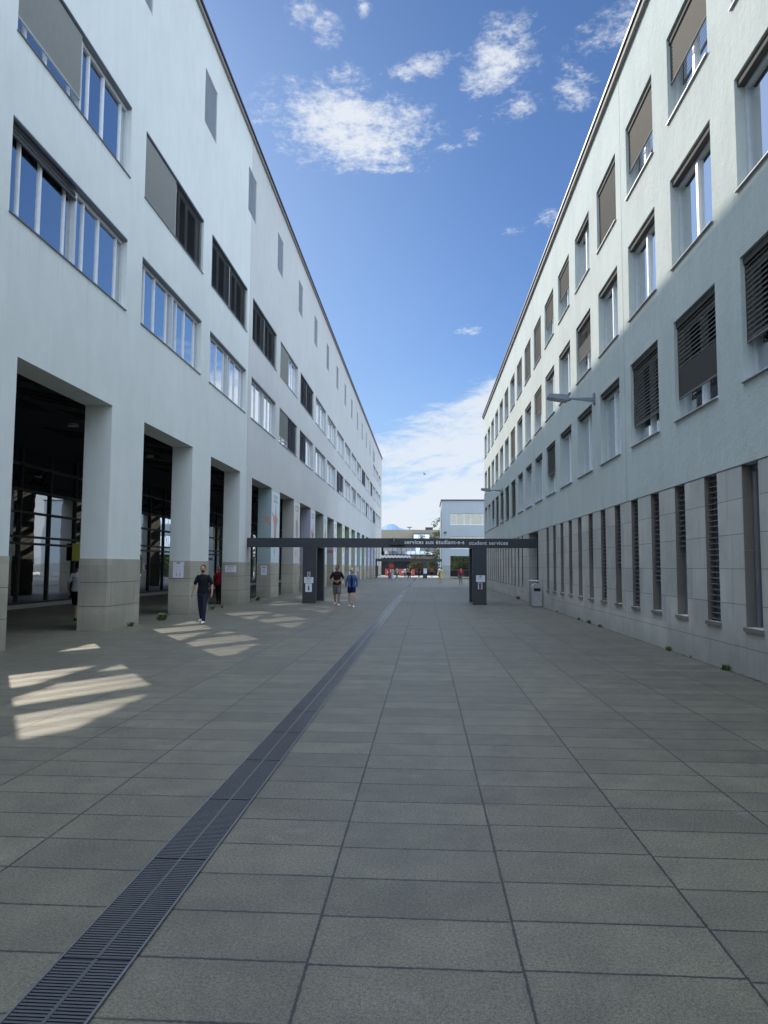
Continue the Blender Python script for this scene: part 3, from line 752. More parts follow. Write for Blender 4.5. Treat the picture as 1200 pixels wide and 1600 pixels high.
# doorway recess
mb = MB(); x0_, x1_ = XR+TR-.01, XR+1.7
mb.box(x0_, x1_, door[0]-.1, door[0]-.001, 0, 3.47); mb.box(x0_, x1_, door[1]+.001, door[1]+.1, 0, 3.47); mb.box(x0_, x1_, door[0]-.1, door[1]+.1, 3.472, 3.57); mb.box(x1_, x1_+.1, door[0]-.1, door[1]+.1, 0, 3.47)
rp(mb.build('door_recess', 'hall_inside'))
dr = MB(); dr.box(x1_-.08, x1_-.03, door[0]+.3, door[1]-.3, .02, 2.4); dr = rp(dr.build('door', 'frame_dark'))
mb = MB(); mb.box(-.05, -.02, 1.2, 1.24, .95, 1.3); h_ = mb.build('handle', 'steel_bin', dr); h_.location = (x1_-.1, door[0]+.3, 0)

# ================================================================== PORTALS
def papermesh(w_, h_, kind):
    m_ = MB(); m_.box(-w_/2, w_/2, -.004, 0, -h_/2, h_/2)
    m_.cur = 1
    def bar(x0, x1, z0, z1): m_.box(x0*w_, x1*w_, -.006, -.0045, z0*h_, z1*h_)
    if kind == 'notice':
        bar(-.3, .3, .28, .36)
        for i in range(5): bar(-.36, .36-.1*(i % 3), .12-.1*i, .14-.1*i)
    elif kind == 'logo':
        m_.prism([(-.18*w_, .30*h_), (.18*w_, .30*h_), (.08*w_, .40*h_), (0, .46*h_), (-.08*w_, .40*h_)], 1, -.006, -.0045)
        for i in range(3): bar(-.32, .32-.12*i, .16-.13*i, .185-.13*i)
    elif kind == 'vertical':
        bar(-.12, .12, -.34, .2)
        bar(-.2, .2, .3, .34)
    elif kind == 'drawing':
        m_.prism([(-.22*w_, .40*h_), (.22*w_, .40*h_), (.1*w_, .47*h_), (-.1*w_, .47*h_)], 1, -.006, -.0045)
        for s_ in (-1, 1):
            for i in range(6):
                a = .08+.03*i
                m_.box(s_*a*w_-.002, s_*a*w_+.002, -.006, -.0045, (.26-.09*i)*h_, (.26-.09*(i+1))*h_)
            bar(-.02+s_*.14, .02+s_*.14, -.4, -.2)
    elif kind == 'sticker':
        m_.cur = 2; bar(-.34, .34, -.44, -.1); m_.cur = 3; bar(-.34, .34, -.1, .44); m_.cur = 0; bar(-.08, .12, .0, .3)
    return m_.mesh('sheet', ['paper', 'paper_ink', 'photo_red', 'photo_blue'])
def poster(x, y, z, w_, h_, kind, label, name='notice_sheet', cat='notice', group=None):
    return tag(mk(name, papermesh(w_, h_, kind), None, (x, y, z)), label, cat, group)

def txt(body, width, x0, y, z, bold, parent, h=None):
    c = bpy.data.curves.new('lettering', 'FONT'); c.body = body; c.size = 1.0; c.extrude = .006; c.offset = bold
    c.space_character = 1.04
    t = bpy.data.objects.new('t', c); COL.objects.link(t)
    dg = bpy.context.evaluated_depsgraph_get(); me = bpy.data.meshes.new_from_object(t.evaluated_get(dg))
    bpy.data.objects.remove(t)
    xs = [v.co.x for v in me.vertices]; w0 = max(xs)-min(xs); s_ = width/w0
    for v in me.vertices: v.co = Vector(((v.co.x-min(xs))*s_, -(v.co.z+.0), v.co.y*s_*1.0))
    me.name = 'lettering'; me.materials.clear(); me.materials.append(MAT['lettering'])
    for p_ in me.polygons: p_.material_index = 0
    return mk('lettering', me, parent, (x0, y, z))
YP = 34.2
por = empty('gateway', (-5.6, YP, 0), 'dark steel gateway across the street lettered services aux étudiant-e-s student services', 'gateway')
def pp(mb_, name, mat='portal_steel', bevel=.008):
    o = mb_.build(name, mat, None, bevel=bevel); o.location = Vector(o.location)-por.location; o.parent = por; return o
mb = MB(); mb.box(XL+.01, XR+.55, YP, YP+.42, 2.67, 3.11); beam = pp(mb, 'beam')
for (xa, xb_) in ((-5.86, -5.22), (2.24, 2.88)):
    mb = MB(); mb.box(xa, xb_, YP+.01, YP+.40, 0, 2.668); pp(mb, 'leg')
    mb = MB(); mb.box(xa, xb_, YP+2.6, YP+3.0, 0, 2.668); pp(mb, 'leg')
    mb = MB(); mb.box(xa, xb_, YP+.424, YP+3.0, 2.672, 3.10); pp(mb, 'side_beam')
    mb = MB(); mb.box(xa-.03, xb_+.03, YP-.03, YP+.44, .0, .012); pp(mb, 'foot_plate', 'portal_steel', 0)
t1 = txt('services aux étudiant-e-s', 2.82, 0, 0, 0, .010, por); t1.location = Vector((-.98, YP-.008, 2.845))-por.location
t2 = txt('student services', 1.82, 0, 0, 0, -.004, por); t2.location = Vector((2.07, YP-.008, 2.815))-por.location
o = empty('floodlight', (-1.33, YP-.15, 2.9), 'flat dark floodlight fixed on the front of the gateway beam left of the lettering', 'light')
mb = MB(); mb.prism([(-.36, -.10), (.36, -.10), (.32, .05), (-.32, .05)], 1, -.22, .1); mb.build('housing', 'frame_dark', o, bevel=.01)
mb = MB(); mb.box(-.30, .30, -.16, .05, -.112, -.101); mb.build('lens', 'lamp_glass', o)
mb = MB(); mb.box(-.22, .22, .1, .145, -.05, .03); mb.box(-.32, -.0, -.1, .1, .24, .27); mb.tube((-.15, 0, .05), (-.15, 0, .24), .015, .015); mb.build('bracket', 'frame_white', o)
# notices
poster(-5.56, YP+.009, 1.38, .13, .22, 'sticker', 'small red and blue sticker, topmost on the left leg of the lettered gateway', 'sticker', 'sticker')
poster(-5.56, YP+.009, 1.10, .44, .28, 'notice', 'wide white notice in the middle on the left leg of the lettered gateway')
poster(-5.56, YP+.009, .74, .31, .40, 'vertical', 'tall white sheet with vertical print, lowest on the left leg of the lettered gateway')
poster(2.60, YP+.009, 1.22, .42, .31, 'logo', 'white notice with small dark emblem on the right leg of the lettered gateway')
poster(2.58, YP+.009, .88, .20, .30, 'sticker', 'red and blue sticker on the right leg of the lettered gateway', 'sticker', 'sticker')
zq = .012
poster(XL-.42, OB+1*PER-.018, 1.60, .40, .58, 'drawing', 'white sheet with a line drawing on the second stone footing of the arcade', group=None)
poster(XL-.36, OB+2*PER-.018, 1.62, .52, .30, 'notice', 'wide pale notice on the third stone footing of the arcade')
poster(XL-.36, OB+3*PER-.018, 1.52, .34, .50, 'notice', 'tall framed notice on the stone footing just left of the lettered gateway leg')
poster(XL-.45, OB+6*PER-.018, 1.62, .50, .55, 'sticker', 'blue and red poster on a footing behind the man in the dark polo shirt', 'poster', 'poster')
poster(XL-.36, OB+11*PER-.018, 1.45, .42, .55, 'notice', 'white notice on a far footing right of the woman in the blue jacket')
# far gateway
Y2 = 111.6
por2 = empty('gateway', (-4.6, Y2, 0), 'second smaller looking dark gateway far down the street by the red info column', 'gateway')
for (nm, bx) in (('beam', (-7.75, 2.55, Y2, Y2+.45, 2.6, 3.02)), ('leg', (-.38, .28, Y2+.01, Y2+.44, 0, 2.598)), ('leg', (-5.75, -5.0, Y2+.01, Y2+.44, 0, 2.598)), ('leg', (-7.75, -7.5, Y2+.01, Y2+.44, 0, 2.598))):
    mb = MB(); mb.box(*bx); o = mb.build(nm, 'portal_steel'); o.location = -por2.location; o.parent = por2
poster(-.02, Y2-.0, 1.15, .5, .75, 'notice', 'pale notice on the leg of the far gateway')
ic = empty('info_column', (-5.0, 106.5, 0), 'red upright information column with white panel beside the far gateway', 'sign')
plain('red_paint', (.42, .03, .03), .5); plain('red_box', (.50, .09, .07), .6)
mb = MB(); mb.box(-.34, .34, -.12, .12, 0, 2.15); mb.build('column', 'red_paint', ic, bevel=.02)
mb = MB(); mb.box(-.2, .2, -.14, -.122, .95, 1.35); mb.build('panel', 'paper', ic)

# ================================================================== DRAIN
XD = -1.452
dch = empty('drainage_channel', (XD, 1.0, 0), 'long dark slotted steel drainage channel running down the paving', 'drain')
mb = MB(); mb.box(-.165, .165, 0, 111, .001, .003); mb.build('channel', 'channel_floor', dch)
mb = MB()
for s_ in (-1, 1): mb.box(s_*.158, s_*.168, 0, 111, .0032, .013)
mb.build('edge_rail', 'rail_metal', dch)
def grate():
    m_ = MB(); L = 1.1
    n = 48
    for i in range(n):
        y = .012+i*(L-.024)/n
        for s_ in (-1, 1): m_.box(s_*.0095, s_*.154, y, y+.0135, .0035, .0105)
    m_.box(-.009, .009, .004, L-.004, .0035, .0118)
    for s_ in (-1, 1): m_.box(s_*.1545, s_*.1575, .004, L-.004, .0035, .011)
    m_.box(-.0095, -.1543, 0.004, .009, .0035, .0105); m_.box(.0095, .1543, 0.004, .009, .0035, .0105)
    return m_.mesh('grate', 'grate_metal')
gm = grate()
for k in range(100): mk('grate', gm, dch, (0, .05+k*1.1, 0))

# ================================================================== WALL LAMPS
def wall_lamp(y, z, label):
    o = empty('wall_lamp', (XR, y, z), label, 'wall lamp', 'arm lamps on the right wall')
    mb = MB(); mb.box(-.05, 0, -.09, .09, -.17, .17); mb.build('wall_plate', 'lamp_metal', o, bevel=.01)
    mb = MB(); mb.prism([(-.05, .03), (-.05, -.10), (-.72, -.015), (-.95, -.02), (-.95, .05), (-.72, .03)], 1, -.035, .035); mb.build('arm', 'lamp_metal', o, bevel=.006)
    mb = MB(); mb.ball((-.78, 0, -.02), .07, .07, .05)
    mb.build('joint', 'lamp_metal', o, smooth=True)
    mb = MB(); mb.prism([(-.80, -.055), (-.80, .07), (-.95, .12), (-1.42, .14), (-1.46, .05), (-1.44, .01), (-.86, -.09)], 1, -.17, .17); mb.build('head', 'lamp_metal', o, bevel=.012)
    mb = MB(); mb.prism([(-1.42, .003), (-.88, -.09), (-.88, -.105), (-1.42, -.012)], 1, -.14, .14); mb.build('lens', 'lamp_glass', o)
wall_lamp(22.3, 6.99, 'larger nearer grey arm lamp sticking out of the right wall above the lowest windows')
wall_lamp(49.1, 7.0, 'distant small arm lamp on the right wall just below the end of its sunlit part')

# ================================================================== BIN
bn_ = empty('litter_bin', (4.98, 32.75, 0), 'stainless steel litter bin with rounded top at the doorway in the right wall', 'bin')
mb = MB(); pr = [(-.23, .03), (.23, .03)]
for i in range(13):
    t = pi*i/12; pr.append((.23*cos(t), .82+.24*sin(t)))
mb.prism(pr, 1, -.24, .24); mb.build('body', 'steel_bin', bn_, bevel=.012)
mb = MB(); mb.box(-.15, .15, -.246, -.241, .70, .84); mb.build('flap', 'rubber', bn_)
mb = MB(); mb.box(-.19, .19, -.20, .20, 0, .03); mb.build('foot', 'rubber', bn_)
hp = empty('hoop_rail', (5.02, 33.25, 0), 'thin metal hoop rail with small tray behind the litter bin', 'rail')
mb = MB(); pts = [(-.26, 0, 0), (-.26, 0, 1.18), (-.24, 0, 1.24)] 
mb.tube((-.26, 0, 0), (-.26, 0, 1.32), .014, .014); mb.tube((.20, -.25, 0), (.20, -.25, .98), .014, .014); mb.tube((.20, -.25, .98), (.10, -.2, 1.12), .014, .014); mb.tube((.10, -.2, 1.12), (-.26, 0, 1.2), .014, .014)
mb.build('rail', 'steel_bin', hp)
mb = MB(); mb.box(-.32, .16, -.12, .12, 1.16, 1.185); mb.build('tray', 'frame_white', hp)

# ================================================================== WEEDS
def weed(x, y, s, n, label, grp='weeds at the wall foot'):
    rr = random.Random(int(x*100+y*77)); mb = MB()
    for i in range(n):
        a = rr.uniform(0, 2*pi); l = s*rr.uniform(.4, 1); base_ = Vector((rr.gauss(0, s*.12), rr.gauss(0, s*.28), .0))
        d = Vector((cos(a)*rr.uniform(.05, .7), sin(a)*rr.uniform(.05, .7), 1)).normalized(); w_ = Vector((-sin(a), cos(a), 0))*s*.07
        m1 = base_+d*l*.5; t = base_+d*l+Vector((cos(a), sin(a), -.5))*l*.25
        mb.quad(base_-w_*.3, base_+w_*.3, m1+w_, m1-w_); mb.poly([m1-w_, m1+w_, t])
    tag(mb.build('weed', 'weed', None, (x, y, 0)), label, 'weed', grp)
W_ = [(XL+.14, 20.5, .22, 120, 'small dark weed against the first full arcade pier'), (XL+.16, 22.9, .40, 240, 'largest green weed tuft at the far corner of the first full arcade pier'),
      (XL+.12, 27.2, .14, 60, 'low weed at the foot between the first and second piers'), (XL+.1, 28.6, .26, 130, 'weed at the foot of the second pier behind the man in black'),
      (XL+.1, 30.0, .18, 80, 'weed under the far edge of the second pier'), (XL+.1, 36.4, .34, 160, 'dark weed at the third pier foot'),
      (XR-.1, 12.9, .20, 150, 'green weed at the right wall foot nearest the camera'), (XR-.08, 14.6, .08, 50, 'tiny weed second from the camera along the right wall'),
      (XR-.1, 15.85, .17, 110, 'weed third along the right wall foot'), (XR-.1, 21.9, .16, 110, 'weed nearest of the three tufts midway along the right wall'),
      (XR-.1, 23.3, .18, 130, 'middle of the three tufts midway along the right wall'), (XR-.1, 24.8, .15, 110, 'furthest of the three tufts midway along the right wall'),
      (XR-.08, 29.0, .12, 80, 'weed at the right wall just before the litter bin'), (XR-.15, 40.5, .30, 150, 'weed at the right wall behind the doorway')]
for (wx, wy, ws, wn_, wl) in W_: weed(wx+(.04 if wx > 0 else -.04), wy, ws*.78, int(wn_*.8), wl)
# fringe of moss and litter along the right wall foot
mb = MB(); rr = random.Random(9)
for i in range(900):
    y = rr.uniform(9, 60); x = XR-.012-abs(rr.gauss(0, .03)); s_ = rr.uniform(.008, .03)
    a = rr.uniform(0, 6.28); mb.poly([(x+s_*cos(a), y+s_*sin(a), .004), (x+s_*cos(a+2.1), y+s_*sin(a+2.1), .004+s_*.6), (x+s_*cos(a+4.2), y+s_*sin(a+4.2), .005)])
tag(mb.build('moss', 'leaf_dry'), 'thin line of moss and dry leaf bits along the foot of the right wall', 'moss', None, 'stuff')

# ================================================================== FAR RIGHT BUILDING
YF = 114.5; XF = 2.58; HF = 12.35
far = empty('teaching_building', (XF, YF, 0), 'pale blue three storey building closing the right side of the street, with an open passage', 'building')
def fp(mb_, name, mats, **k):
    o = mb_.build(name, mats, None, **k); o.location = -far.location; o.parent = far; return o
wins_f = [(3.95, 12.5, 8.45, 10.3), (3.95, 12.5, 4.65, 6.6)]
m0 = wall(0, -.5, -30.0, -XF, 2.0, HF, [(-w_[1], -w_[0], w_[2], w_[3]) for w_ in wins_f]+[(-14.0, -3.95, 2.0, 3.55)])
for i, v in enumerate(m0.v): m0.v[i] = (-v[1], YF-v[0], v[2])
fp(m0, 'wall', 'stucco_far', fixn=True)
mb = MB(); mb.box(XF, 3.95, YF, YF+.5, 0, 1.998); mb.box(14, 30, YF, YF+.5, 0, 1.998); fp(mb, 'stone_base', 'stone_far')
m1 = MB(); m1.box(XF, XF+.5, YF+.501, YF+12, 0, HF-.001); m1.box(29.5, 30, YF+.501, YF+12, 0, HF-.001); m1.box(XF+.5, 29.5, YF+.51, YF+11.5, HF-.4, HF-.002)
m1.box(XF+.502, 3.95, YF+.502, YF+11.9, 0, 4.2); m1.box(XF+.5, 29.5, YF+.52, YF+11.9, 3.7, 4.2); fp(m1, 'side_wall', 'stucco_far')
mb = MB(); mb.box(XF+.51, 29.4, YF+11.5, YF+12, 4.2, HF-.41); fp(mb, 'rear_wall', 'stucco_far')
mb = MB(); mb.box(XF-.12, 30.1, YF-.12, YF+12, HF, HF+.16); fp(mb, 'coping', 'coping_dark')
for (xa, xb_, za, zb) in wins_f:
    f_ = MB()
    f_.box(xa, xb_, YF+.12, YF+.2, za, za+.13); f_.box(xa, xb_, YF+.12, YF+.2, zb-.06, zb)
    xx = xa
    cols_ = [0, .9, 2.15, 3.2, 5.0, 6.9, 8.55]
    for c in cols_: f_.box(xa+c, min(xb_, xa+c+.14), YF+.118, YF+.198, za+.13, zb-.06)
    win = f_.build('window', 'frame_white'); win.location = -far.location; win.parent = far
    g_ = MB(); g_.box(xa, xb_, YF+.17, YF+.18, za+.1, zb-.05); g_.build('pane', 'window_glass', win)
    g_ = MB(); g_.box(xa, xb_, YF+.55, YF+.6, za-.1, zb+.1); g_.build('room', 'room_dark', win)
    g_ = MB()
    for i, (c0, c1) in enumerate(((1.05, 2.15), (5.1, 6.9))):
        g_.box(xa+c0, xa+c1, YF+.24, YF+.26, zb-(.95 if i != 1 else .6), zb)
    g_.build('blind', 'blind_light', win)
# gates seen through passage
gt = empty('low_gate', (5.6, YF+9, 0), 'low grey wall with dark gates under the passage of the far building', 'gate')
mb = MB(); mb.box(-1.6, 8, -.1, .1, 1.2, 1.35); mb.box(-.05, .15, -.1, .1, 0, 1.198); mb.box(2.0, 8, -.1, .1, 0, 1.198); mb.build('wall', 'stone_far', gt)
mb = MB(); mb.box(-1.5, -.06, -.04, .04, .1, 1.18); mb.box(.16, 1.98, -.04, .04, .1, 1.18); mb.build('gate_panel', 'frame_dark', gt)
cmb = empty('security_camera', (3.15, YF-.12, 8.3-1.1), 'tiny dark camera on the pale front of the far building', 'camera')
mb = MB(); mb.box(-.2, .2, -.1, .1, 0, .16); mb.build('housing', 'frame_dark', cmb); mb = MB(); mb.tube((0, 0, -.2), (0, .1, 0), .04, .04); mb.build('bracket', 'frame_dark', cmb)

# ================================================================== BACKGROUND BUILDING
plain('concrete_beige', (.34, .30, .235), .9, var=.08, scale=.3); plain('canopy_white', (.55, .56, .62), .6); plain('brown_fascia', (.30, .20, .15), .7)
YB = 152.0
bgb = empty('concrete_block', (-9, YB, 0), 'long beige concrete building with dark glazed band closing the street end', 'building')
def bp(mb_, name, mats): o = mb_.build(name, mats, None); o.location = -bgb.location; o.parent = bgb; return o
mb = MB(); mb.box(-45, 3.6, YB, YB+20, 6.35, 9.6); bp(mb, 'parapet_wall', 'concrete_beige')
mb = MB(); mb.box(-45, 2.6, YB+.8, YB+20, 0, 6.34); mb.box(-45, 2.2, YB+.1, YB+.8, 3.6, 4.3); bp(mb, 'wall', 'frame_dark')
for k in range(-10, 13):
    xa = -8.9+k*.98
    if xa > 2: break
    mb = MB(); mb.box(xa, xa+.9, YB+.70, YB+.79, 4.4, 6.05); fr_ = bp(mb, 'window', 'window_glass')
    if k % 4 != 3:
        b2 = MB(); b2.box(xa, xa+.85, YB+.62, YB+.66, 5.1, 6.0); b2.build('blind', 'blind_light', fr_)
mb = MB()
for k in range(0, 26):
    x = -16+k*.72
    if x > -3.4: break
    mb.prism([(x, 4.0), (x+.36, 4.2), (x+.72, 4.0), (x+.72, 3.55), (x+.36, 3.75), (x, 3.55)], 1, YB-3.2, YB-.2)
bp(mb, 'canopy', 'canopy_white')
mb = MB(); mb.box(-3.35, 1.9, YB-2.2, YB+.05, 3.45, 3.95); bp(mb, 'fascia', 'brown_fascia')
mb = MB(); mb.box(-2.6, .9, YB-1.2, YB-.01, 7.6, 8.75); win = bp(mb, 'roof_window', 'frame_dark')
for k in range(3): b2 = MB(); b2.box(-2.45+k*1.13, -1.42+k*1.13, YB-1.24, YB-1.21, 7.75, 8.55); b2.build('pane', 'window_glass', win)
mb = MB(); mb.box(.0, 1.6, YB+2, YB+4, 9.6, 10.25); bp(mb, 'roof_box', 'frame_dark')
mb = MB(); mb.tube((-3.4, YB+2, 9.6), (-3.4, YB+2, 10.1), .08, .08); mb.tube((-3.4, YB+2, 10.1), (-3.4, YB+2, 10.3), .25, .75, 12); bp(mb, 'roof_vent', 'coping')
# red boxes under canopy, flags
for i, (x, w_) in enumerate(((-8.0, 1.5), (-5.2, 1.6), (-3.5, 1.4))):
    c_ = empty('red_crate', (x, 144, 0), ['red box leftmost under the canopy at the street end', 'red box in the middle under the canopy behind the walkers', 'red box rightmost under the canopy at the street end'][i], 'box', 'red boxes under the canopy')
    mb = MB(); mb.box(0, w_, -.6, .6, .1, 1.35); mb.build('body', 'red_box', c_, bevel=.03)
    mb = MB(); mb.box(.05, w_-.05, -.55, .55, 0, .1); mb.build('base', 'rubber', c_)
    mb = MB(); mb.box(w_*.3, w_*.6, -.63, -.61, .6, .9); mb.build('panel', 'paper', c_)

# mountains far away
def ridge(name, pts, y, col):
    mb = MB(); rr = random.Random(5)
    for i in range(len(pts)-1):
        (x0, z0), (x1, z1) = pts[i], pts[i+1]
        mb.quad((x0, y, -50), (x1, y, -50), (x1, y+900, z1), (x0, y+900, z0))
        mb.quad((x0, y+900, z0), (x1, y+900, z1), (x1, y+3500, -50), (x0, y+3500, -50))
    return tag(mb.build(name, col), kind='structure')
plain('haze_tinted_rock', (.20, .29, .40), .95)  # blue of the air haze mixed into the rock colour
def mxz(px, py, Y):
    d = pixdir(px, py); t = Y/d.y; return (d.x*t, H+d.z*t)
YM = 8500
pts = [mxz(560, 830, YM+900), mxz(590, 828, YM+900), mxz(600, 823, YM+900), mxz(606, 819.5, YM+900), mxz(613, 818.5, YM+900), mxz(618, 820, YM+900), mxz(624, 824.5, YM+900), mxz(632, 827, YM+900), mxz(650, 827.5, YM+900), mxz(700, 829, YM+900)]
ridge('mountain', pts, YM, 'haze_tinted_rock')

# ================================================================== TREES
def tree(x, y, h, cr, label, leaf='leaf_green', n=2600, lo=.25, trunk=.14, seed=1, ls=.16):
    rr = random.Random(seed)
    t = empty('tree', (x, y, 0), label, 'tree', 'trees at the street end')
    mb = MB(); tips = []
    mb.tube((0, 0, 0), (0, 0, h*lo), trunk, trunk*.8, 9)
    def limb(p, d, l, r, dep):
        q_ = p+d*l; mb.tube(p, q_, r, r*.65, 6); tips.append(q_)
        if dep > 0:
            for k in range(3):
                nd = (d+Vector((rr.gauss(0, .5), rr.gauss(0, .5), rr.gauss(.12, .3)))).normalized(); limb(q_, nd, l*.72, r*.6, dep-1)
    for k in range(5):
        a = k*1.26+rr.random(); limb(Vector((0, 0, h*lo*(.8+.05*k))), Vector((cos(a)*.7, sin(a)*.7, .9)).normalized(), h*.26, trunk*.6, 2)
    mb.build('trunk', 'bark', t)
    cl_ = []
    for k in range(26):
        a = rr.uniform(0, 6.28); rad = cr*sqrt(rr.random())*.85; zc = h*(lo+.08)+rr.random()**.8*h*(1-lo-.12)
        cl_.append((Vector((cos(a)*rad*(1-.5*abs(zc/h-.55)), sin(a)*rad*(1-.5*abs(zc/h-.55)), zc)), cr*rr.uniform(.22, .42)))
    cl_ += [(p, cr*.25) for p in rr.sample(tips, min(14, len(tips)))]
    lm = MB()
    for i in range(n):
        c, r = rr.choice(cl_); d = Vector((rr.gauss(0, 1), rr.gauss(0, 1), rr.gauss(0, .8))).normalized()*r*rr.uniform(.4, 1.05); p = c+d
        a = Vector((rr.gauss(0, 1), rr.gauss(0, 1), rr.gauss(0, .6))).normalized(); b2 = a.cross(Vector((rr.gauss(0, 1), rr.gauss(0, 1), rr.gauss(0, 1)))).normalized()
        s_ = ls*rr.uniform(.6, 1.3); lm.quad(p-a*s_, p-b2*s_*.5, p+a*s_, p+b2*s_*.5)
    lm.build('crown', leaf, t)
tree(3.1, 136, 11.6, 1.9, 'slim green tree against the near corner of the far pale building', n=1500, seed=2, ls=.17, lo=.2)
tree(5.0, 140, 8, 3.4, 'bushy green tree seen through the passage of the far building, left', n=3000, seed=3, lo=.12)
tree(9.0, 142, 8, 3.6, 'bushy dark tree seen through the passage of the far building, right', 'leaf_dark', 3000, seed=4, lo=.12)
tree(1.2, 146, 4.2, 2.0, 'dry yellowish bush tree right of the far gateway leg', 'leaf_dry', 2200, seed=6, lo=.1, trunk=.08, ls=.13)
tree(-1.4, 147, 4.2, 1.8, 'dry yellowish bush tree left of the far gateway leg', 'leaf_dry', 2200, seed=8, lo=.1, trunk=.08, ls=.13)
tree(13.0, 143, 9, 4, 'tall dark tree hidden mostly behind the far building passage', 'leaf_dark', 2500, seed=9, lo=.12)

mb = MB(); mb.quad((-60, 119.5, .004), (2.4, 119.5, .004), (2.4, 151.9, .004), (-60, 151.9, .004)); mb.quad((2.4, 127.0, .004), (60, 127, .004), (60, 200, .004), (2.4, 200, .004))
tag(mb.build('square', 'pale_paving'), kind='structure')
hg = empty('hedge', (13, 146, 0), 'dense green hedge bank filling the view through the far building passage', 'hedge')
mb = MB(); mb.box(-10, 16, 0, 2, 0, 5.2); mb.build('branches', 'leaf_dark', hg)
rr = random.Random(12); lm = MB()
for i in range(9000):
    p = Vector((rr.uniform(-10.3, 16.3), rr.uniform(-.9, .3)-.3*sin(i), rr.uniform(.1, 5.6))); a = Vector((rr.gauss(0, 1), rr.gauss(0, .6), rr.gauss(0, 1))).normalized(); b2 = a.cross(Vector((rr.gauss(0, 1), rr.gauss(0, 1), rr.gauss(0, 1)))).normalized(); s_ = rr.uniform(.1, .24)
    lm.quad(p-a*s_, p-b2*s_*.6, p+a*s_, p+b2*s_*.6)
lm.build('foliage', 'leaf_green', hg)
# bird
bd = MB(); bd.ball((0, 0, 0), .09, .26, .08, 8, 6)
for s_ in (-1, 1): bd.poly([(s_*.05, .1, .03), (s_*.55, .0, .22), (s_*.75, -.15, .12), (s_*.05, -.12, .02)])
bd.poly([(-.04, -.22, 0), (.04, -.22, 0), (.09, -.42, 0), (-.09, -.42, 0)])
d = pixdir(663, 741); p_ = Vector((0, 0, H))+d*150
o = bd.build('bird', 'frame_dark', None, p_); o.rotation_euler = (0, radians(20), 1.2); tag(o, 'small dark bird flying in the sky between the buildings', 'bird')

# ================================================================== PEOPLE
def shade(name, col, rough=.85): return plain(name, col, rough, spec=.2, var=.14, scale=14, bump=.5, bscale=22)
for nm, c in dict(skin=(.42, .25, .18), skin_tan=(.30, .17, .12), skin_pale=(.50, .33, .26), hair_dark=(.018, .014, .012), hair_brown=(.06, .035, .022), hair_blond=(.42, .34, .22),
                  cloth_black=(.010, .011, .016), jeans_dark=(.020, .024, .045), polo=(.018, .013, .018), short_grey=(.14, .12, .12), cloth_white=(.62, .65, .70), jacket_blue=(.05, .11, .24),
                  navy=(.010, .012, .06), red_top=(.26, .012, .03), khaki=(.42, .36, .16), grey_trousers=(.20, .19, .17), backpack_red=(.42, .05, .06), skirt_blue=(.26, .40, .52),
                  olive=(.20, .17, .07), purple=(.07, .015, .06), shoe_white=(.68, .67, .64), shoe_black=(.02, .02, .02), beige_cloth=(.36, .30, .24), top_red=(.45, .10, .10), maroon=(.16, .03, .05)).items(): shade(nm, c)
def remesh(mb, name, mat, voxel, parent, smooth_it=2):
    me = mb.mesh(name, mat)
    bm = bmesh.new(); bm.from_mesh(me); bmesh.ops.recalc_face_normals(bm, faces=bm.faces); bm.to_mesh(me); bm.free()
    o = bpy.data.objects.new('tmp', me); COL.objects.link(o)
    md = o.modifiers.new('r', 'REMESH'); md.mode = 'VOXEL'; md.voxel_size = voxel; md.use_smooth_shade = True
    if smooth_it: ms = o.modifiers.new('s', 'SMOOTH'); ms.iterations = smooth_it; ms.factor = .5
    dg = bpy.context.evaluated_depsgraph_get(); m2 = bpy.data.meshes.new_from_object(o.evaluated_get(dg))
    bpy.data.objects.remove(o); m2.name = name
    if not m2.materials: m2.materials.append(MAT[mat])
    m2.polygons.foreach_set('use_smooth', [True]*len(m2.polygons))
    return mk(name, m2, parent)
def chain(mb, pts, rad, n=12):
    for i in range(len(pts)-1): mb.tube(pts[i], pts[i+1], rad[i], rad[i+1], n)
    for p, r in zip(pts, rad): mb.ball(p, r, r, r, n, 8)
def loft(mb, secs, n=20):
    i = len(mb.v)
    for (cx_, cy_, z_, rx, ry) in secs:
        for k in range(n): t = 2*pi*k/n; mb.v.append((cx_+rx*cos(t), cy_+ry*sin(t), z_))
    for j in range(len(secs)-1):
        for k in range(n): mb.f.append((i+j*n+k, i+j*n+(k+1) % n, i+(j+1)*n+(k+1) % n, i+(j+1)*n+k)); mb.mi.append(0)
    mb.f.append(tuple(range(i+n-1, i-1, -1))); mb.mi.append(0); e = i+(len(secs)-1)*n; mb.f.append(tuple(range(e, e+n))); mb.mi.append(0)
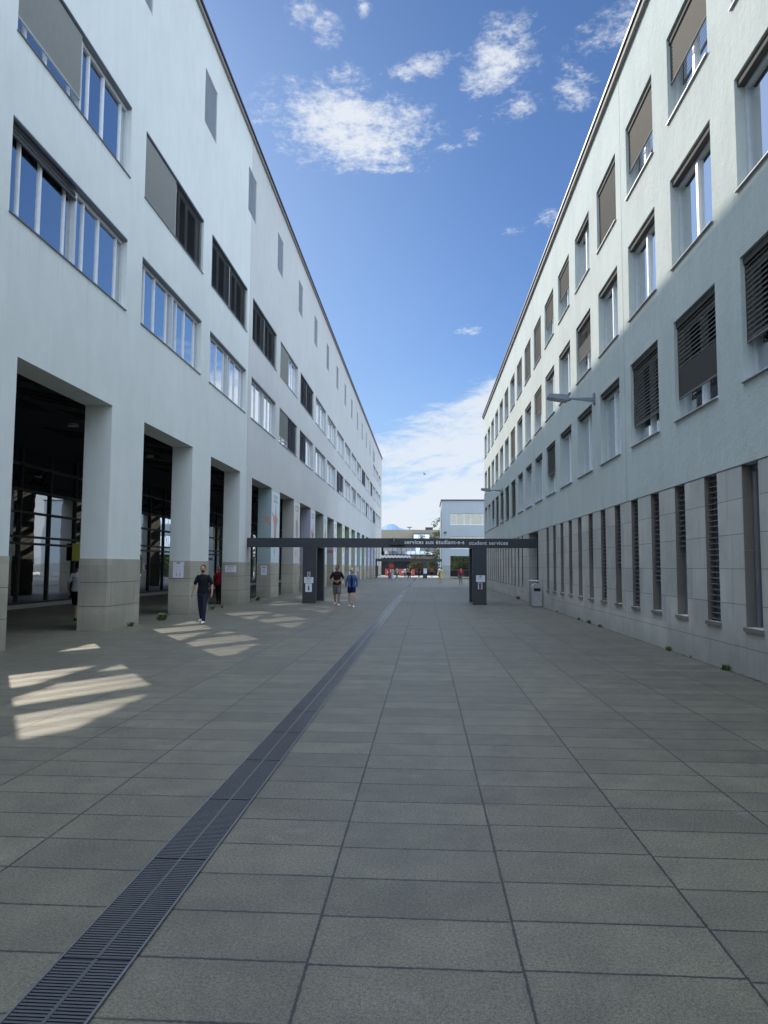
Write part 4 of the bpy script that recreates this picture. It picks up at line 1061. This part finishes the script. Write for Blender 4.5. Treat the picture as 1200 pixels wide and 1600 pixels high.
def person(x, y, label, h=1.76, rz=0, female=False, skin='skin', hair='hair_dark', hairlen=0, top='cloth_black', top_kind='tee', bottom='jeans_dark', bkind='trousers',
           shoes='shoe_white', stride=.16, arms=None, near=False, head_turn=0.0, bag=None, beard=False, glasses=False, group='people walking in the street'):
    """local frame: +y is the way the person faces"""
    sc_ = h/1.76; root = empty('person', (x, y, 0), label, 'person', group, rz); root.scale = (sc_,)*3
    vx = .0075 if near else .02
    sw = .172 if not female else .152
    if arms is None: arms = [((-.27, -.04, 1.16), (-.29, .06, .92)), ((.27, .02, 1.16), (.29, -.08, .92))]
    b_ = MB()
    loft(b_, [(0, 0, .82, .10, .09), (0, 0, .90, .155, .105), (0, 0, .98, .16, .105), (0, 0, 1.10, .13, .09), (0, .0, 1.22, .145, .10), (0, 0, 1.34, .165, .11), (0, 0, 1.43, .15, .085), (0, 0, 1.475, .08, .06), (0, .0, 1.53, .052, .055), (0, .015, 1.60, .05, .055)])
    legs = []
    for s_, ph in ((-1, 1), (1, -1)):
        st = stride*ph; hip = Vector((s_*.085, 0, .90)); knee = Vector((s_*.095, st*.62+.03, .49)); ank = Vector((s_*.09, st*1.05-(.02 if ph < 0 else 0), .085+(.05*stride/.16 if ph < 0 else 0)))
        toe = ank+Vector((s_*.015, .15, -.055)); legs.append((hip, knee, ank, toe))
        chain(b_, [hip, hip.lerp(knee, .5), knee, knee.lerp(ank, .35), ank], [.088, .072, .052, .050, .036]); chain(b_, [ank, ank+Vector((0, -.03, -.045)), toe], [.036, .034, .028])
        sh = Vector((s_*(sw-.008), 0, 1.405)); el_, wr = [Vector(v) for v in arms[0 if s_ < 0 else 1]]
        chain(b_, [sh, sh.lerp(el_, .5), el_, el_.lerp(wr, .3), wr], [.038, .040, .036, .036, .024])
        dirv = (wr-el_).normalized(); palm = wr+dirv*.085
        side = Vector((0, 1, 0)) if abs(dirv.z) > .6 else Vector((0, 0, 1))
        side = (side-dirv*side.dot(dirv)).normalized(); nrm = dirv.cross(side)*(-s_)
        if near:
            for k in range(4):
                f0 = wr+side*(.008-.005*k); f1 = wr+dirv*.085+side*(.030-.020*k); chain(b_, [f0, f1], [.014, .0125], 8)
                ln = (.040, .046, .043, .034)[k]; f2 = f1+dirv*ln*.9+nrm*.008; f3 = f2+dirv*ln*.55+nrm*.024; chain(b_, [f1, f2, f3], [.0105, .0095, .008], 8)
            chain(b_, [wr+dirv*.02+side*.012, wr+dirv*.055+side*.042, wr+dirv*.09+side*.052+nrm*.012], [.013, .0115, .0095], 8)
        else:
            chain(b_, [wr, palm, palm+dirv*.06+nrm*.01], [.024, .030, .018], 8)
    Rt = Matrix.Rotation(head_turn, 3, 'Z')
    hc = Vector((0, .025, 1.655))
    def hv(v): return hc+Rt @ Vector(v)
    b_.ball(hc, .076, .090, .112, 18, 14); 
    b_.ball(hv((0, .035, -.055)), .052, .052, .055, 14, 10)
    chain(b_, [hv((0, .088, .01)), hv((0, .106, -.018))], [.009, .013], 8)
    for s_ in (-1, 1): b_.ball(hv((s_*.078, -.005, -.005)), .012, .022, .032, 10, 8)
    remesh(b_, 'body', skin, vx, root, 2 if near else 1)
    if near:
        for s_ in (-1, 1):
            e_ = MB(); e_.ball(hv((s_*.030, .078, .012)), .012, .010, .007, 8, 6); e_.build('eye', 'hair_dark', root, smooth=True)
        e_ = MB(); e_.ball(hv((0, .087, -.052)), .022, .008, .006, 8, 6); e_.build('mouth', 'maroon', root, smooth=True)
    # hair
    hm = MB(); hm.ball(hv((0, -.018, .028)), .084, .092, .096, 18, 14)
    if hairlen: 
        hm.ball(hv((0, -.055, -.03)), .078, .055, .11, 14, 10)
        if hairlen > 1: hm.ball(hv((0, -.06, -.13)), .085, .045, .12, 14, 10)
    if hairlen == -1: hm.ball(hv((0, -.045, .12)), .035, .035, .035, 12, 8)
    hobj = remesh(hm, 'hair', hair, vx*1.2, root, 1)
    # trim hair off the face
    bm = bmesh.new(); bm.from_mesh(hobj.data); inv = Rt.inverted()
    kill = [v for v in bm.verts if (inv @ (v.co-hc)).y > .035 and (inv @ (v.co-hc)).z < .058]
    bmesh.ops.delete(bm, geom=kill, context='VERTS'); bm.to_mesh(hobj.data); bm.free()
    if beard:
        bm_ = MB(); bm_.ball(hv((0, .042, -.075)), .057, .054, .046, 14, 10); remesh(bm_, 'beard', 'hair_brown', vx, root, 0)
    if glasses:
        gm_ = MB(); 
        for s_ in (-1, 1): gm_.ball(hv((s_*.034, .092, .012)), .028, .010, .020, 10, 8)
        gm_.build('sunglasses', 'hair_dark', root, smooth=True)
    # top
    t_ = MB(); g = .018
    zb = .90 if top_kind != 'dress' else .62
    if top_kind == 'dress':
        loft(t_, [(0, 0, .48, .24, .20), (0, 0, .80, .20, .16), (0, 0, 1.05, .155, .115), (0, 0, 1.22, .165, .125), (0, 0, 1.36, .185, .13), (0, 0, 1.44, .165, .10), (0, 0, 1.485, .085, .07)])
    else:
        loft(t_, [(0, 0, zb, .186, .134), (0, 0, 1.0, .176, .127), (0, 0, 1.12, .155, .115), (0, 0, 1.24, .165, .122), (0, 0, 1.35, .178, .128), (0, 0, 1.42, .155, .10), (0, 0, 1.487, .078, .068)])
    for s_ in (-1, 1):
        sh = Vector((s_*sw, 0, 1.42)); el_, wr = [Vector(v) for v in arms[0 if s_ < 0 else 1]]
        if top_kind in ('jacket', 'long', 'dress'): chain(t_, [sh+Vector((-s_*.010, 0, -.016)), el_, el_.lerp(wr, .93)], [.064, .052, .044])
        else: chain(t_, [sh+Vector((-s_*.010, 0, -.016)), sh.lerp(el_, .5), sh.lerp(el_, .80)], [.064, .059, .056])
    remesh(t_, 'top', top, vx*1.5, root, 2)
    if top_kind == 'jacket':      # shirt front showing between the open jacket edges
        sf = MB(); loft(sf, [(0, .06, .86, .075, .10), (0, .06, 1.1, .07, .085), (0, .06, 1.3, .07, .088), (0, .04, 1.43, .055, .075)]); remesh(sf, 'shirt_front', 'navy', vx*1.5, root, 1)
    # bottom
    if bkind != 'none':
        p_ = MB()
        loft(p_, [(0, 0, .80, .15, .115), (0, 0, .88, .172, .125), (0, 0, .97, .168, .12), (0, 0, 1.03, .155, .11)])
        for (hip, knee, ank, toe) in legs:
            if bkind == 'trousers': chain(p_, [hip, knee, ank+Vector((0, 0, .03))], [.10, .070, .054])
            elif bkind == 'shorts': chain(p_, [hip, hip.lerp(knee, .86)], [.105, .092])
            elif bkind == 'short_shorts': chain(p_, [hip, hip.lerp(knee, .42)], [.108, .104])
        if bkind == 'skirt': loft(p_, [(0, 0, .12, .24, .22), (0, 0, .5, .21, .18), (0, 0, .88, .175, .13)])
        remesh(p_, 'trousers' if bkind == 'trousers' else ('skirt' if bkind == 'skirt' else 'shorts'), bottom, vx*1.5, root, 2)
    for (hip, knee, ank, toe) in legs:
        s_ = MB(); chain(s_, [ank+Vector((0, -.035, -.045)), ank+Vector((0, .05, -.04)), toe+Vector((0, .0, .0))], [.040, .044, .034]); so_ = remesh(s_, 'shoe', shoes, vx*1.3, root, 1)
    if bag:
        bgm = MB(); bgm.ball((0, -.19, 1.22), .15, .10, .22, 14, 10); remesh(bgm, 'backpack', bag, .012, root, 1)
    return root
PI = pi
person(-6.79, 21.75, 'bearded man in black t-shirt and dark trousers walking alone towards the camera by the arcade', 1.77, PI*.97, top='cloth_black', bottom='jeans_dark', stride=.13, near=True, beard=True, skin='skin',
       arms=[((-.28, -.03, 1.16), (-.31, .05, .93)), ((.27, .01, 1.16), (.31, .06, .92))], head_turn=.25)
person(-3.99, 32.5, 'man in dark polo shirt and grey shorts walking with hands together, looking aside', 1.82, PI*1.02, skin='skin_tan', hair='hair_brown', top='polo', bottom='short_grey', bkind='shorts', stride=.14, near=True,
       arms=[((-.29, -.02, 1.15), (-.10, .17, 1.08)), ((.30, -.03, 1.15), (.05, .20, 1.04))], head_turn=-.9)
person(-3.18, 31.1, 'woman in open blue jacket, navy shorts and sunglasses beside the man in grey shorts', 1.68, PI*1.03, True, 'skin_pale', 'hair_blond', -1, 'jacket_blue', 'jacket', 'navy', 'short_shorts', 'shoe_white', .12, near=True,
       arms=[((-.24, -.02, 1.17), (-.24, .06, .94)), ((.24, -.02, 1.17), (.26, .05, .94))], glasses=True, head_turn=-.5)
person(-11.0, 22.3, 'man in white t-shirt and black shorts seen from behind inside the arcade', 1.80, 0.15, top='cloth_white', bottom='cloth_black', bkind='shorts', stride=.14, near=True, shoes='shoe_black')
person(-9.55, 33.0, 'person in dark red top and black trousers in the arcade behind the bearded man', 1.74, PI, hair='hair_dark', hairlen=2, top='red_top', top_kind='tee', bottom='cloth_black', stride=.1, shoes='shoe_black')
FG = 'people far down the street'
person(3.51, 71.9, 'far walker with red backpack and grey trousers seen from behind', 1.8, .05, top='maroon', top_kind='long', bottom='grey_trousers', stride=.12, bag='backpack_red', shoes='shoe_black', group=FG)
person(1.73, 79.9, 'far walker in long khaki yellow dress', 1.74, 0.1, True, hairlen=1, top='khaki', top_kind='dress', bkind='none', shoes='shoe_black', stride=.1, group=FG)
person(5.35, 74.5, 'far walker in pale shirt half hidden behind the right gateway leg', 1.75, .1, top='cloth_white', bottom='short_grey', stride=.1, group=FG)
person(-4.42, 97.0, 'woman in long pale blue skirt beside the red column', 1.68, 0, True, hairlen=1, top='beige_cloth', bottom='skirt_blue', bkind='skirt', stride=.05, group=FG)
person(-3.9, 99.5, 'person in beige top and olive trousers next to the pale blue skirt', 1.76, 0, top='beige_cloth', top_kind='tee', bottom='olive', stride=.12, group=FG)
person(-3.05, 108.5, 'person in white shirt and grey shorts near the far gateway', 1.72, 0, top='cloth_white', bottom='short_grey', bkind='shorts', stride=.12, group=FG)
person(-2.6, 106.5, 'person in olive top and black trousers near the far gateway', 1.80, 0, top='olive', bottom='cloth_black', stride=.12, group=FG)
person(-2.35, 109.5, 'person in black with pale cap of hair just behind the olive top', 1.82, PI, hair='hair_blond', top='cloth_black', bottom='cloth_black', stride=.1, group=FG)
person(-1.0, 116.0, 'person in dark purple left of the far gateway leg', 1.74, 0, hairlen=2, top='purple', bottom='maroon', stride=.12, group=FG)
person(1.1, 122.0, 'person in pink red top right of the far gateway leg', 1.78, 0, top='top_red', top_kind='tee', bottom='cloth_black', bkind='shorts', stride=.12, group=FG)
person(2.15, 109.8, 'person in black and white at the corner of the far pale building', 1.78, 0, top='cloth_white', bottom='cloth_black', stride=.1, group=FG)
